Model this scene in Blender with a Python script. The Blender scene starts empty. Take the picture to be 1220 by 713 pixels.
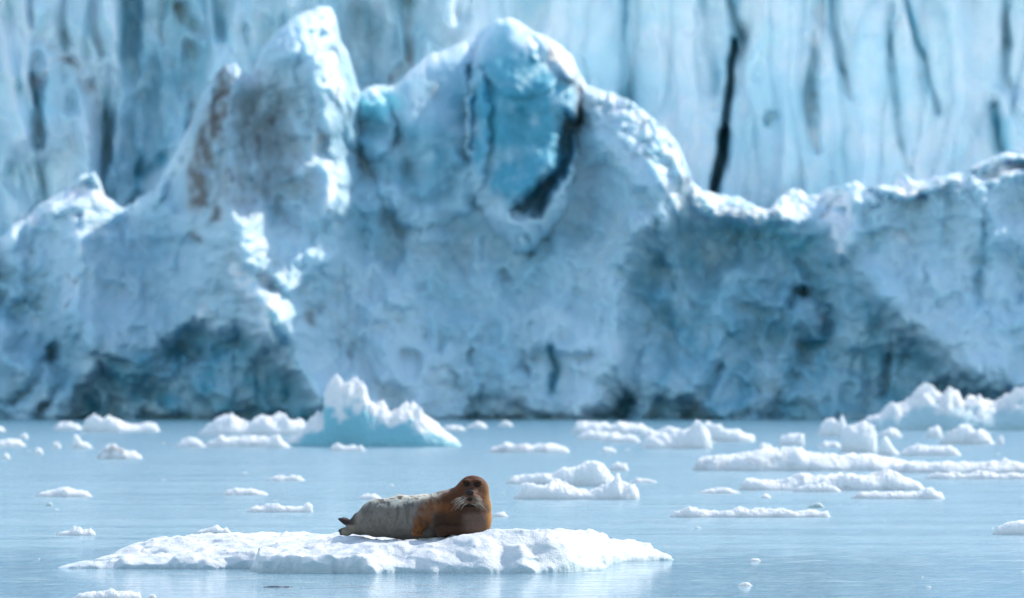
import bpy, math, random
import numpy as np

sc = bpy.context.scene
COL = sc.collection
random.seed(7)

# ------------------------------------------------------------------ camera
FPX = 13555.0            # focal length in photo pixels (400 mm on a 36 mm wide frame)
CAM_H = 2.259            # camera height above the water
HORIZON = 454.0          # photo row of the horizon
SEAL_Y = 135.5
cam = bpy.data.cameras.new('camera')
cam_o = bpy.data.objects.new('camera', cam)
COL.objects.link(cam_o)
cam.sensor_width = 36.0
cam.lens = 400.0
cam_o.location = (0, 0, CAM_H)
cam_o.rotation_euler = (math.pi / 2, 0, 0)
cam.shift_y = (HORIZON - 356.5) / 1220.0
cam.clip_start = 1.0
cam.clip_end = 60000.0
cam.dof.use_dof = True
cam.dof.focus_distance = SEAL_Y - 0.1
cam.dof.aperture_fstop = 4.6
cam.dof.aperture_blades = 9
sc.camera = cam_o

# ------------------------------------------------------------------ sky, sun, exposure
SUN_AZ, SUN_EL = 50.0, 42.0      # azimuth clockwise from the viewing direction
w = bpy.data.worlds.new('World')
sc.world = w
w.use_nodes = True
_nt = w.node_tree
_sky = _nt.nodes.new('ShaderNodeTexSky')
_sky.sky_type = 'NISHITA'
_sky.sun_disc = False
_sky.sun_elevation = math.radians(SUN_EL)
_sky.sun_rotation = math.radians(SUN_AZ)
_sky.dust_density = 0.4
_sky.ozone_density = 1.0
_bg = _nt.nodes['Background']
_bg.inputs[1].default_value = 0.15
_tint = _nt.nodes.new('ShaderNodeMix')          # white balance tint, takes some blue out of the sky
_tint.data_type = 'RGBA'
_tint.blend_type = 'MULTIPLY'
_tint.inputs[0].default_value = 1.0
_tint.inputs[7].default_value = (1.07, 1.02, 0.92, 1.0)
_nt.links.new(_sky.outputs[0], _tint.inputs[6])
_nt.links.new(_tint.outputs[2], _bg.inputs[0])
sl = bpy.data.lights.new('sun', 'SUN')
sl.energy = 2.2
sl.angle = math.radians(0.5)
sl.color = (1.0, 0.94, 0.86)
so = bpy.data.objects.new('sun', sl)
COL.objects.link(so)
_a, _e = math.radians(SUN_AZ), math.radians(SUN_EL)
SUN = (math.sin(_a) * math.cos(_e), math.cos(_a) * math.cos(_e), math.sin(_e))
from mathutils import Vector
so.rotation_euler = Vector(SUN).to_track_quat('Z', 'Y').to_euler()
so.location = (60, 60, 80)
sc.view_settings.view_transform = 'Standard'
sc.view_settings.look = 'None'
sc.view_settings.exposure = 1.03
sc.view_settings.gamma = 1.0
sc.view_settings.use_curve_mapping = False
sc.cycles.max_bounces = 6
sc.cycles.caustics_reflective = False
sc.cycles.caustics_refractive = False

# ------------------------------------------------------------------ noise and shape maths
_rng = np.random.RandomState(11)
_P = _rng.permutation(256).astype(np.int32)
_P = np.concatenate([_P, _P, _P])
_G = _rng.normal(size=(256, 3)).astype(np.float32)
_G /= np.linalg.norm(_G, axis=1)[:, None]


def perlin(x, y, z=0.0):
    x, y, z = np.broadcast_arrays(np.asarray(x, np.float32), np.asarray(y, np.float32), np.asarray(z, np.float32))
    xi, yi, zi = np.floor(x), np.floor(y), np.floor(z)
    fx, fy, fz = x - xi, y - yi, z - zi
    xi = xi.astype(np.int32) & 255
    yi = yi.astype(np.int32) & 255
    zi = zi.astype(np.int32) & 255
    u = fx * fx * fx * (fx * (fx * 6 - 15) + 10)
    v = fy * fy * fy * (fy * (fy * 6 - 15) + 10)
    t = fz * fz * fz * (fz * (fz * 6 - 15) + 10)

    def g(a, b, c):
        h = _P[_P[_P[xi + a] + yi + b] + zi + c]
        q = _G[h]
        return q[..., 0] * (fx - a) + q[..., 1] * (fy - b) + q[..., 2] * (fz - c)
    def lerp(a, b, s):
        return a + s * (b - a)
    return 1.6 * lerp(lerp(lerp(g(0, 0, 0), g(1, 0, 0), u), lerp(g(0, 1, 0), g(1, 1, 0), u), v),
                      lerp(lerp(g(0, 0, 1), g(1, 0, 1), u), lerp(g(0, 1, 1), g(1, 1, 1), u), v), t)


def fbm(x, y, z=0.0, o=4, gain=0.5):
    s = 0.0
    a = 1.0
    for k in range(o):
        s = s + a * perlin(np.asarray(x) * 2 ** k + 17.3 * k, np.asarray(y) * 2 ** k - 9.1 * k, np.asarray(z) * 2 ** k + 5.7 * k)
        a *= gain
    return s


def billow(x, y, z=0.0, o=4, gain=0.5):      # rounded lumps between sharp creases
    s = 0.0
    a = 1.0
    for k in range(o):
        s = s + a * np.abs(perlin(np.asarray(x) * 2 ** k + 31.1 * k, np.asarray(y) * 2 ** k + 3.3 * k, np.asarray(z) * 2 ** k - 7.7 * k))
        a *= gain
    return s


def facets(u, v, cu, cv, seed, tilt, step, sharp=9.0):
    """broken plates: every cell of a jittered net has its own tilt and height"""
    rs = np.random.RandomState(seed)
    T = rs.rand(64, 64, 5).astype(np.float32)
    gu, gv = u / cu, v / cv
    iu, iv = np.floor(gu).astype(int), np.floor(gv).astype(int)
    num = np.zeros(np.shape(u), np.float32)
    den = np.zeros(np.shape(u), np.float32) + 1e-12
    for a in (-1, 0, 1):
        for b in (-1, 0, 1):
            q = T[(iu + a) % 64, (iv + b) % 64]
            du = gu - (iu + a + 0.15 + 0.7 * q[..., 0])
            dv = gv - (iv + b + 0.15 + 0.7 * q[..., 1])
            wt = np.exp(-sharp * (du * du + dv * dv))
            num += wt * (tilt * ((q[..., 2] - 0.5) * du * cu + (q[..., 3] - 0.5) * dv * cv) * 2 + step * (q[..., 4] - 0.5) * 2)
            den += wt
    return num / den


def smooth(a, b, x):
    t = np.clip((x - a) / (b - a), 0, 1)
    return t * t * (3 - 2 * t)


def line_dist(x, y, pts):
    """distance to a polyline and the position along it (0..1)"""
    best = np.full(np.shape(x), 1e9, np.float32)
    along = np.zeros(np.shape(x), np.float32)
    n = len(pts) - 1
    for i in range(n):
        ax, ay = pts[i]
        bx, by = pts[i + 1]
        dx, dy = bx - ax, by - ay
        t = np.clip(((x - ax) * dx + (y - ay) * dy) / (dx * dx + dy * dy + 1e-9), 0, 1)
        d = np.hypot(x - ax - t * dx, y - ay - t * dy)
        m = d < best
        best = np.where(m, d, best)
        along = np.where(m, (i + t) / n, along)
    return best, along


def poly_dist(x, y, pts):
    """signed distance to a polygon, positive inside"""
    d, _ = line_dist(x, y, list(pts) + [pts[0]])
    ins = np.zeros(np.shape(x), bool)
    n = len(pts)
    for i in range(n):
        x1, y1 = pts[i]
        x2, y2 = pts[(i + 1) % n]
        c = (y1 > y) != (y2 > y)
        ins ^= c & (x < (x2 - x1) * (y - y1) / ((y2 - y1) if y2 != y1 else 1e-9) + x1)
    return np.where(ins, d, -d)


# ------------------------------------------------------------------ mesh helpers
def raw_mesh(name, verts, quads, mat, attrs=None, smooth_shade=True):
    verts = np.asarray(verts, np.float32)
    quads = np.asarray(quads, np.int32)
    me = bpy.data.meshes.new(name)
    me.vertices.add(len(verts))
    me.vertices.foreach_set('co', verts.ravel())
    nf, k = quads.shape
    me.loops.add(nf * k)
    me.loops.foreach_set('vertex_index', quads.ravel())
    me.polygons.add(nf)
    me.polygons.foreach_set('loop_start', np.arange(0, nf * k, k, dtype=np.int32))
    me.polygons.foreach_set('loop_total', np.full(nf, k, np.int32))
    me.polygons.foreach_set('use_smooth', np.full(nf, smooth_shade, bool))
    me.update(calc_edges=True)
    me.validate()
    for key, val in (attrs or {}).items():
        val = np.asarray(val, np.float32)
        if val.ndim == 1:
            a = me.attributes.new(key, 'FLOAT', 'POINT')
            a.data.foreach_set('value', val)
        else:
            a = me.attributes.new(key, 'FLOAT_COLOR', 'POINT')
            a.data.foreach_set('color', np.concatenate([val, np.ones((len(val), 1), np.float32)], 1).ravel())
    me.materials.append(mat)
    return me


def link(name, me, parent=None, label=None, cat=None, group=None, kind=None, loc=None):
    o = bpy.data.objects.new(name, me)
    COL.objects.link(o)
    if parent:
        o.parent = parent
    if label:
        o['label'] = label
    if cat:
        o['category'] = cat
    if group:
        o['group'] = group
    if kind:
        o['kind'] = kind
    if loc is not None:
        o.location = loc
    return o


def grid_quads(nr, nc):
    i = np.arange(nr * nc).reshape(nr, nc)
    return np.stack([i[:-1, :-1].ravel(), i[1:, :-1].ravel(), i[1:, 1:].ravel(), i[:-1, 1:].ravel()], 1)


def surface_nets(F, origin, step):
    """closed quad mesh of the zero level of a sampled field (negative inside)"""
    nx, ny, nz = F.shape
    S = F < 0
    c = np.zeros((nx - 1, ny - 1, nz - 1), np.int8)
    for a in (0, 1):
        for b in (0, 1):
            for d in (0, 1):
                c += S[a:nx - 1 + a, b:ny - 1 + b, d:nz - 1 + d]
    ci, cj, ck = np.nonzero((c > 0) & (c < 8))
    idx = np.full(c.shape, -1, np.int32)
    idx[ci, cj, ck] = np.arange(len(ci))
    acc = np.zeros((len(ci), 3), np.float32)
    cnt = np.zeros(len(ci), np.float32)
    corners = [(a, b, d) for a in (0, 1) for b in (0, 1) for d in (0, 1)]
    for p in corners:
        for ax in range(3):
            if p[ax] == 1:
                continue
            q = list(p)
            q[ax] = 1
            f0 = F[ci + p[0], cj + p[1], ck + p[2]]
            f1 = F[ci + q[0], cj + q[1], ck + q[2]]
            m = (f0 < 0) != (f1 < 0)
            t = np.where(m, f0 / np.where(m, f0 - f1, 1), 0)
            pos = np.empty((len(ci), 3), np.float32)
            pos[:] = p
            pos[:, ax] = t
            acc += pos * m[:, None]
            cnt += m
    v = acc / cnt[:, None] + np.stack([ci, cj, ck], 1)
    v = v * np.asarray(step, np.float32) + np.asarray(origin, np.float32)
    quads = []
    for ax in range(3):
        o1, o2 = (ax + 1) % 3, (ax + 2) % 3
        sl0 = [slice(None)] * 3
        sl1 = [slice(None)] * 3
        sl0[ax] = slice(0, -1)
        sl1[ax] = slice(1, None)
        A, B = S[tuple(sl0)], S[tuple(sl1)]
        e = A != B
        ii = np.stack(np.nonzero(e), 1)
        ok = (ii[:, o1] > 0) & (ii[:, o2] > 0) & (ii[:, o1] < F.shape[o1] - 1) & (ii[:, o2] < F.shape[o2] - 1)
        ii = ii[ok]
        def cell(d1, d2):
            j = ii.copy()
            j[:, o1] += d1
            j[:, o2] += d2
            return idx[j[:, 0], j[:, 1], j[:, 2]]
        q = np.stack([cell(-1, -1), cell(0, -1), cell(0, 0), cell(-1, 0)], 1)
        flip = ~A[ii[:, 0], ii[:, 1], ii[:, 2]]
        q[flip] = q[flip][:, ::-1]
        quads.append(q)
    return v, np.concatenate(quads)


def relax(v, quads, n=2, f=0.5):
    """plain Laplacian smoothing"""
    a = quads.ravel()
    b = np.roll(quads, -1, 1).ravel()
    for _ in range(n):
        s = np.zeros_like(v)
        k = np.zeros(len(v), np.float32)
        for p, q in ((a, b), (b, a)):
            for d in range(3):
                s[:, d] += np.bincount(p, v[q, d], len(v))
            k += np.bincount(p, minlength=len(v))
        v = v + f * (s / k[:, None] - v)
    return v


def at(px, py, Y):
    return ((px - 610.0) * Y / FPX, Y, CAM_H + (HORIZON - py) * Y / FPX)


def water_Y(py):          # distance at which a photo row meets the water
    return CAM_H * FPX / (py - HORIZON)


# ------------------------------------------------------------------ materials
class Nodes:
    def __init__(self, name):
        self.m = bpy.data.materials.new(name)
        self.m.use_nodes = True
        self.t = self.m.node_tree
        self.b = self.t.nodes['Principled BSDF']

    def new(self, kind, **kw):
        n = self.t.nodes.new(kind)
        for k, v in kw.items():
            setattr(n, k, v)
        return n

    def link(self, a, b):
        self.t.links.new(a, b)

    def put(self, sock, v):
        if hasattr(v, 'links'):
            self.link(v, sock)
        elif isinstance(v, tuple) and len(v) == 3 and len(sock.default_value) == 4:
            sock.default_value = (*v, 1)
        else:
            sock.default_value = v

    def attr(self, name):
        n = self.new('ShaderNodeAttribute', attribute_name=name)
        return n

    def noise(self, scale, detail=4, rough=0.55, stretch=(1, 1, 1), coord='Object', dist=0.0):
        tc = self.new('ShaderNodeTexCoord')
        mp = self.new('ShaderNodeMapping')
        mp.inputs['Scale'].default_value = stretch
        self.link(tc.outputs[coord], mp.inputs[0])
        n = self.new('ShaderNodeTexNoise')
        n.inputs['Scale'].default_value = scale
        n.inputs['Detail'].default_value = detail
        n.inputs['Roughness'].default_value = rough
        n.inputs['Distortion'].default_value = dist
        self.link(mp.outputs[0], n.inputs['Vector'])
        return n.outputs['Fac']

    def ramp(self, fac, lo, hi):
        n = self.new('ShaderNodeMapRange')
        n.interpolation_type = 'SMOOTHSTEP'
        self.put(n.inputs[0], fac)
        n.inputs[1].default_value = lo
        n.inputs[2].default_value = hi
        return n.outputs[0]

    def mix(self, fac, a, b, mode='MIX'):
        n = self.new('ShaderNodeMix', data_type='RGBA', blend_type=mode)
        self.put(n.inputs[0], fac)
        self.put(n.inputs[6], a)
        self.put(n.inputs[7], b)
        return n.outputs[2]

    def math(self, op, a, b=0.0):
        n = self.new('ShaderNodeMath', operation=op)
        self.put(n.inputs[0], a)
        self.put(n.inputs[1], b)
        return n.outputs[0]

    def bump(self, h, strength, dist):
        n = self.new('ShaderNodeBump')
        n.inputs['Strength'].default_value = strength
        n.inputs['Distance'].default_value = dist
        self.link(h, n.inputs['Height'])
        self.link(n.outputs[0], self.b.inputs['Normal'])


def mat_glacier(name, base, alt):
    n = Nodes(name)
    n1 = n.noise(0.22, 6, 0.6)
    n2 = n.noise(1.1, 5, 0.6)
    col = n.mix(n.ramp(n1, 0.38, 0.66), base, alt)
    n3 = n.noise(0.7, 8, 0.72, (1, 1, 0.6))
    col = n.mix(n.ramp(n3, 0.42, 0.7), col, (0.87, 0.93, 0.95), 'MULTIPLY')
    blue = n.math('MULTIPLY', n.attr('blue').outputs['Fac'], n.ramp(n2, 0.0, 0.5))
    col = n.mix(blue, col, (0.09, 0.35, 0.46))
    col = n.mix(n.attr('turquoise').outputs['Fac'], col, (0.25, 0.66, 0.74))
    col = n.mix(n.attr('snow').outputs['Fac'], col, (0.86, 0.88, 0.90))  # snow on the tops, painted sunlit white on planes and edges
    shade_and_wet = n.math('MULTIPLY', n.attr('shade_and_wet').outputs['Fac'], n.ramp(n2, 0.25, 0.62))
    col = n.mix(shade_and_wet, col, (0.13, 0.27, 0.33))  # painted hollow shade and waterline wetness
    dirt = n.math('MULTIPLY', n.attr('dirt').outputs['Fac'], n.ramp(n2, 0.0, 0.42))
    col = n.mix(dirt, col, (0.115, 0.10, 0.095))
    n.link(col, n.b.inputs['Base Color'])
    n.b.inputs['Roughness'].default_value = 0.55
    n.b.inputs['Specular IOR Level'].default_value = 0.3
    n.b.inputs['Subsurface Weight'].default_value = 0.6
    n.b.inputs['Subsurface Radius'].default_value = (0.5, 0.9, 1.2)
    n.b.inputs['Subsurface Scale'].default_value = 0.8
    n.bump(n.noise(2.2, 6, 0.65), 0.25, 0.25)
    return n.m


def mat_floe(name, snow, ice, bump_scale, sss=0.3, crust_lo=0.05):
    """snow crust on what faces up, wetter blue ice on the cut sides and at the waterline"""
    n = Nodes(name)
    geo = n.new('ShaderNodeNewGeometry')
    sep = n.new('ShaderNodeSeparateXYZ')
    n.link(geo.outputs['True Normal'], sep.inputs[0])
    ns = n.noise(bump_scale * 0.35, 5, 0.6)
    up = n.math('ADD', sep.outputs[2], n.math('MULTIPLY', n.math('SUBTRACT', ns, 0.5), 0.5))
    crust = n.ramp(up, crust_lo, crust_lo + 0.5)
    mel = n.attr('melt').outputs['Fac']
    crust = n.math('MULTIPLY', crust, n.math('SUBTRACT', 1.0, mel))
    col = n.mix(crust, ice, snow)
    dirt = n.attr('dirt').outputs['Fac']
    col = n.mix(dirt, col, (0.22, 0.21, 0.20))
    n.link(col, n.b.inputs['Base Color'])
    n.b.inputs['Roughness'].default_value = 0.5
    n.b.inputs['Specular IOR Level'].default_value = 0.35
    n.b.inputs['Subsurface Weight'].default_value = sss
    n.b.inputs['Subsurface Radius'].default_value = (1.0, 1.0, 1.0)
    n.b.inputs['Subsurface Scale'].default_value = 1.2 / bump_scale
    n.bump(n.math('ADD', n.noise(bump_scale, 6, 0.72), n.math('MULTIPLY', n.noise(bump_scale * 3.7, 4, 0.7), 0.45)), 0.8, 0.40 / bump_scale)
    return n.m


def mat_water():
    """open water: a light breeze roughens it further out, the lee near the floe lies calm"""
    n = Nodes('sea_water')
    n.b.inputs['Base Color'].default_value = (0.09, 0.22, 0.29, 1)
    n.b.inputs['IOR'].default_value = 1.333
    geo = n.new('ShaderNodeNewGeometry')
    sep = n.new('ShaderNodeSeparateXYZ')
    n.link(geo.outputs['Position'], sep.inputs[0])
    c = n.noise(0.06, 3, 0.5, (0.25, 1.0, 1))
    d = n.math('ADD', sep.outputs[1], n.math('MULTIPLY', n.math('SUBTRACT', c, 0.5), 50.0))
    cat = n.noise(0.30, 4, 0.62, (0.22, 1.0, 1))
    wind = n.math('MULTIPLY', n.ramp(d, 126.0, 176.0), n.math('ADD', n.math('MULTIPLY', n.ramp(cat, 0.36, 0.62), 0.65), 0.35))
    a = n.noise(5.5, 4, 0.6, (0.8, 1.0, 1))
    b = n.noise(0.9, 3, 0.55, (0.7, 1.0, 1))
    h = n.math('ADD', n.math('MULTIPLY', a, 0.35), n.math('MULTIPLY', b, 0.8))
    h = n.math('MULTIPLY', h, n.math('ADD', n.math('MULTIPLY', wind, 0.95), n.math('ADD', 0.07, n.math('MULTIPLY', n.ramp(n.noise(1.5, 5, 0.65, (1.0, 0.8, 1)), 0.42, 0.66), 0.42))))
    n.link(n.math('ADD', n.math('MULTIPLY', wind, 0.13), 0.05), n.b.inputs['Roughness'])
    n.bump(h, 1.0, 0.19)
    return n.m


def plain(name, col, rough, spec=0.5):
    n = Nodes(name)
    ns = n.noise(40, 3)
    c = n.mix(n.ramp(ns, 0.3, 0.7), tuple(x * 0.8 for x in col), col)
    n.link(c, n.b.inputs['Base Color'])
    n.b.inputs['Roughness'].default_value = rough
    n.b.inputs['Specular IOR Level'].default_value = spec
    return n.m


def mat_fur():
    n = Nodes('seal_fur')
    c = n.attr('coat').outputs['Color']
    n1 = n.noise(22, 4, 0.65, (1, 1, 1))
    n2 = n.noise(70, 3, 0.6, (0.5, 0.5, 1.6))
    c2 = n.mix(n.ramp(n1, 0.45, 0.7), c, (0.55, 0.52, 0.5), 'MULTIPLY')
    f = n.math('MULTIPLY', n.attr('mottle').outputs['Fac'], 0.9)
    c = n.mix(f, c, c2)
    c = n.mix(n.math('MULTIPLY', n.ramp(n2, 0.35, 0.7), 0.6), c, (0.6, 0.58, 0.56), 'MULTIPLY')
    n.link(c, n.b.inputs['Base Color'])
    n.b.inputs['Roughness'].default_value = 0.55
    n.b.inputs['Specular IOR Level'].default_value = 0.12
    n.bump(n2, 0.6, 0.02)
    return n.m


M_FRONT = mat_glacier('old_glacier_ice', (0.59, 0.73, 0.80), (0.48, 0.67, 0.76))
M_WALL = mat_glacier('fresh_glacier_ice', (0.86, 0.94, 0.96), (0.64, 0.87, 0.92))
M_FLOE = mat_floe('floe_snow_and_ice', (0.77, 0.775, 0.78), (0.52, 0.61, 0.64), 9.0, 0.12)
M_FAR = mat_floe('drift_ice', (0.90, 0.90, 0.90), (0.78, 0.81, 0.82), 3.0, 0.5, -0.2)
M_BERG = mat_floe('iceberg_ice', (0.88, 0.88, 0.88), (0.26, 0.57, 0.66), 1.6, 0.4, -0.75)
M_WATER = mat_water()
M_FUR = mat_fur()

# ------------------------------------------------------------------ water
def build_water():
    ys = np.concatenate([np.array([-400, -50, 20, 60, 90, 110]), np.linspace(120, 720, 61), np.array([760, 1000, 2500, 6000, 20000])])
    xs = np.concatenate([np.array([-20000, -3000, -600, -150]), np.linspace(-60, 60, 31), np.array([150, 600, 3000, 20000])])
    X, Y = np.meshgrid(xs, ys)
    v = np.stack([X, Y, np.zeros_like(X)], -1).reshape(-1, 3)
    q = grid_quads(len(ys), len(xs))[:, ::-1]
    link('sea_water', raw_mesh('sea_water', v, q, M_WATER), kind='structure')


build_water()

# ------------------------------------------------------------------ glacier: the front mass
RIDGE = [(-420, 240), (-260, 262), (-100, 290), (0, 286), (14, 268), (30, 262), (45, 245), (60, 236), (78, 224), (95, 209), (112, 205),
         (122, 231), (145, 247), (158, 243), (165, 236), (185, 226), (203, 192), (225, 150), (240, 116), (258, 90),
         (268, 78), (280, 74), (291, 90), (300, 88), (312, 60), (325, 45), (345, 24), (360, 14), (378, 9), (394, 10), (401, 24), (405, 48),
         (414, 60), (419, 78), (424, 98), (429, 110), (440, 105), (452, 102), (470, 103), (480, 94), (500, 74), (515, 64),
         (530, 60), (548, 50), (565, 44), (578, 33), (592, 24), (606, 21), (620, 26), (635, 37), (652, 43), (668, 55),
         (682, 68), (690, 88), (699, 103), (712, 106), (730, 110), (748, 119), (765, 130), (780, 143), (795, 155), (808, 172),
         (818, 196), (824, 216), (838, 226), (852, 229), (866, 232), (880, 235), (895, 244), (908, 248), (918, 250), (930, 234),
         (942, 225), (952, 222), (962, 234), (975, 231), (990, 222), (1004, 221), (1018, 216), (1030, 224), (1045, 221),
         (1060, 222), (1070, 211), (1080, 208), (1090, 217), (1110, 212), (1130, 208), (1150, 203), (1165, 196), (1178, 190),
         (1192, 184), (1206, 181), (1222, 184), (1300, 170), (1420, 160), (1640, 150)]

# (points, half width px, metres towards the camera)
FRONT_STROKES = [
    ([(272, 92), (262, 150), (268, 240), (300, 330), (345, 405), (395, 492)], 34, 5.5),     # main spur under the left peak
    ([(284, 300), (312, 345), (334, 385)], 30, 3.6),
    ([(380, 60), (388, 150), (398, 240), (420, 330), (470, 440), (500, 500)], 26, 1.6),
    ([(330, 95), (322, 170), (335, 260)], 16, -1.2),
    ([(110, 215), (95, 260), (85, 330), (120, 400), (160, 430)], 26, 1.6),
    ([(150, 255), (160, 320), (185, 380)], 22, -1.0),
    ([(10, 280), (35, 340), (80, 380), (130, 440)], 20, 1.2),
    ([(700, 115), (730, 190), (755, 250), (742, 330), (720, 420), (690, 500)], 32, 2.2),
    ([(800, 180), (812, 230), (760, 300)], 22, 1.3),
    ([(905, 255), (880, 330), (860, 400), (800, 500)], 26, 1.3),
    ([(1012, 240), (1010, 300), (1065, 370), (1110, 430), (1165, 470)], 24, 2.0),
    ([(1190, 200), (1180, 320), (1195, 440)], 40, 1.6),
    ([(562, 82), (566, 120), (564, 172)], 6, -1.8),
    ([(480, 205), (484, 228), (500, 243), (528, 228), (548, 206), (563, 180)], 9, -0.5),
    ([(658, 415), (664, 440), (656, 470)], 5, -1.2),
    ([(600, 325), (602, 334)], 5, -0.9),
    ([(672, 395), (640, 425), (615, 440)], 8, -1.0),
    ([(630, 280), (638, 300)], 6, -0.6),
    ([(735, 500), (742, 482)], 10, -2.2),
    ([(962, 318), (968, 330)], 7, -1.0),
    ([(960, 348), (980, 356), (990, 385), (984, 405), (966, 416)], 7, -1.6),
    ([(940, 365), (948, 350), (960, 348)], 5, -1.5),
    ([(1172, 250), (1170, 300), (1160, 360)], 5, -0.5),
    ([(1218, 330), (1214, 350)], 6, -1.0),
    ([(70, 416), (40, 450), (14, 482)], 6, -1.3),
    ([(60, 420), (72, 450), (55, 480), (46, 500)], 6, -1.3),
    ([(120, 430), (138, 470), (138, 500)], 12, -1.4),
    ([(960, 425), (930, 470), (912, 500)], 8, -1.4),
    ([(858, 440), (830, 480), (820, 500)], 8, -1.3),
    ([(1062, 430), (1050, 470)], 6, -1.4),
    ([(262, 98), (248, 150), (238, 200), (232, 240)], 9, -1.0),
    ([(430, 150), (480, 175), (480, 200)], 14, -1.6),
]
# (polygon, depth m, feather px)
FRONT_HOLLOWS = [
    ([(128, 436), (160, 415), (200, 402), (232, 386), (262, 398), (292, 402), (330, 425), (352, 455), (380, 485), (390, 510), (90, 510), (96, 470)], 3.0, 13),
    ([(-40, 330), (40, 365), (96, 400), (120, 440), (110, 510), (-40, 510)], 1.8, 26),
    ([(758, 290), (800, 262), (850, 256), (905, 268), (960, 268), (1004, 292), (1050, 360), (1098, 408), (1140, 450), (1205, 470), (1200, 512),
      (700, 512), (742, 440), (752, 380), (738, 330)], 3.0, 20),
    ([(898, 390), (930, 352), (975, 352), (984, 400), (940, 430), (905, 430)], -1.0, 14),
    ([(692, 140), (684, 175), (664, 222), (645, 252), (612, 256), (628, 238), (655, 210), (660, 175), (672, 140)], 6.5, 10),
    ([(200, 240), (226, 160), (236, 190), (226, 245)], 1.4, 10),
    ([(-60, 495), (1300, 495), (1300, 515), (-60, 515)], 0.7, 5),
]
# planes tilted back and to the right: (polygon, m per px to the right, m per px upwards, feather)
FRONT_FACETS = [
    ([(268, 304), (284, 306), (304, 322), (340, 340), (350, 366), (328, 362), (320, 372), (326, 402), (312, 398), (296, 360), (280, 335)], 0.055, 0.085, 6),
    ([(375, 150), (393, 160), (402, 205), (398, 262), (386, 256), (388, 225), (376, 190)], 0.075, 0.065, 6),
    ([(384, 60), (404, 60), (420, 100), (410, 130), (398, 110)], 0.05, 0.05, 6),
    ([(384, 10), (398, 10), (400, 40), (388, 34)], 0.06, 0.09, 4),
    ([(646, 42), (662, 46), (682, 64), (692, 92), (680, 94), (660, 72)], 0.05, 0.13, 4),
    ([(628, 45), (638, 46), (646, 66), (640, 74), (628, 60)], 0.08, 0.08, 4),
    ([(700, 106), (740, 114), (790, 150), (815, 195), (812, 222), (796, 190), (765, 150), (720, 130)], 0.02, 0.035, 7),
    ([(770, 185), (800, 200), (822, 245), (815, 255), (790, 225)], 0.05, 0.07, 6),
    ([(815, 214), (860, 232), (905, 250), (948, 226), (1000, 224), (1012, 262), (1012, 300), (1000, 298), (985, 268), (955, 262), (918, 262), (900, 280), (880, 262), (840, 250)], 0.03, 0.085, 7),
    ([(1030, 224), (1066, 222), (1082, 212), (1120, 212), (1185, 188), (1222, 184), (1224, 200), (1180, 212), (1120, 232), (1082, 236)], 0.03, 0.075, 6),
    ([(1066, 270), (1082, 276), (1076, 292), (1068, 288)], 0.06, 0.08, 4),
    ([(50, 246), (92, 212), (112, 208), (124, 232), (146, 250), (118, 250), (108, 236), (84, 246), (66, 256)], 0.035, 0.085, 6),
    ([(82, 250), (94, 250), (96, 300), (90, 310)], 0.08, 0.04, 4),
    ([(74, 328), (92, 332), (90, 352), (80, 372), (74, 352)], 0.07, 0.07, 4),
    ([(234, 376), (246, 366), (254, 374), (240, 388)], 0.06, 0.08, 4),
    ([(436, 106), (470, 104), (474, 114), (444, 118)], 0.02, 0.10, 4),
    ([(20, 250), (40, 246), (40, 268), (26, 268)], 0.03, 0.09, 4),
]
FRONT_BULGES = [((508, 150), (80, 125), 2.8, 0.15, 0.45), ((622, 150), (68, 150), 5.5, 0.18, 0.3), ((440, 150), (28, 42), 2.4, 0), ((345, 160), (80, 230), 3.0, 0.1),
                ((622, 60), (50, 60), 1.0, 0)]


def rid(u):
    r = np.array(RIDGE, float)
    y = np.interp(u, r[:, 0], r[:, 1])
    return y + 30 * perlin(np.asarray(u) / 170.0, 8.8) * np.clip((np.abs(np.asarray(u) - 610) - 1000) / 200, 0, 1) + 2.2 * fbm(np.asarray(u) / 9.0, 0.3, 0.7, 3) + 2.0 * perlin(np.asarray(u) / 27.0, 4.4)


def masks(U, V, table):
    m = np.zeros(U.shape, np.float32)
    for kind, pts, wd, amt in table:
        if kind == 'poly':
            d = smooth(-wd, wd, poly_dist(U, V, pts)) * amt
        else:
            d, _ = line_dist(U, V, pts)
            d = np.exp(-(d / wd) ** 2) * amt
        m = np.maximum(m, d)
    return m


FRONT_BLUE = [
    ('poly', [(430, 120), (500, 90), (560, 70), (562, 170), (540, 215), (500, 240), (470, 220), (420, 190)], 18, 0.7),
    ('poly', [(562, 80), (600, 46), (640, 62), (676, 100), (676, 190), (640, 255), (600, 245), (560, 200)], 14, 1.35),
    ('poly', [(604, 256), (640, 225), (672, 165), (692, 140), (686, 180), (655, 255)], 6, 1.0),
    ('line', [(562, 82), (566, 120), (564, 172)], 7, 1.0),
    ('line', [(480, 205), (484, 228), (500, 243), (528, 228), (548, 206)], 8, 0.6),
    ('poly', FRONT_HOLLOWS[0][0], 14, 0.85),
    ('poly', FRONT_HOLLOWS[2][0], 24, 0.7),
    ('poly', [(-60, 300), (40, 330), (110, 400), (110, 510), (-60, 510)], 30, 0.55),
    ('line', [(960, 348), (980, 356), (990, 385), (984, 405), (966, 416)], 10, 1.0),
    ('line', [(658, 415), (664, 440), (656, 470)], 8, 0.8),
    ('line', [(735, 500), (742, 482)], 16, 1.0),
    ('line', [(1172, 250), (1170, 300), (1160, 360)], 7, 0.7),
    ('line', [(430, 250), (520, 330), (560, 420)], 40, 0.35),
    ('line', [(640, 290), (600, 380), (560, 500)], 40, 0.35),
    ('line', [(200, 250), (170, 330), (220, 370)], 34, 0.35),
    ('line', [(420, 100), (412, 200), (440, 290)], 18, 0.5),
]
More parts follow.
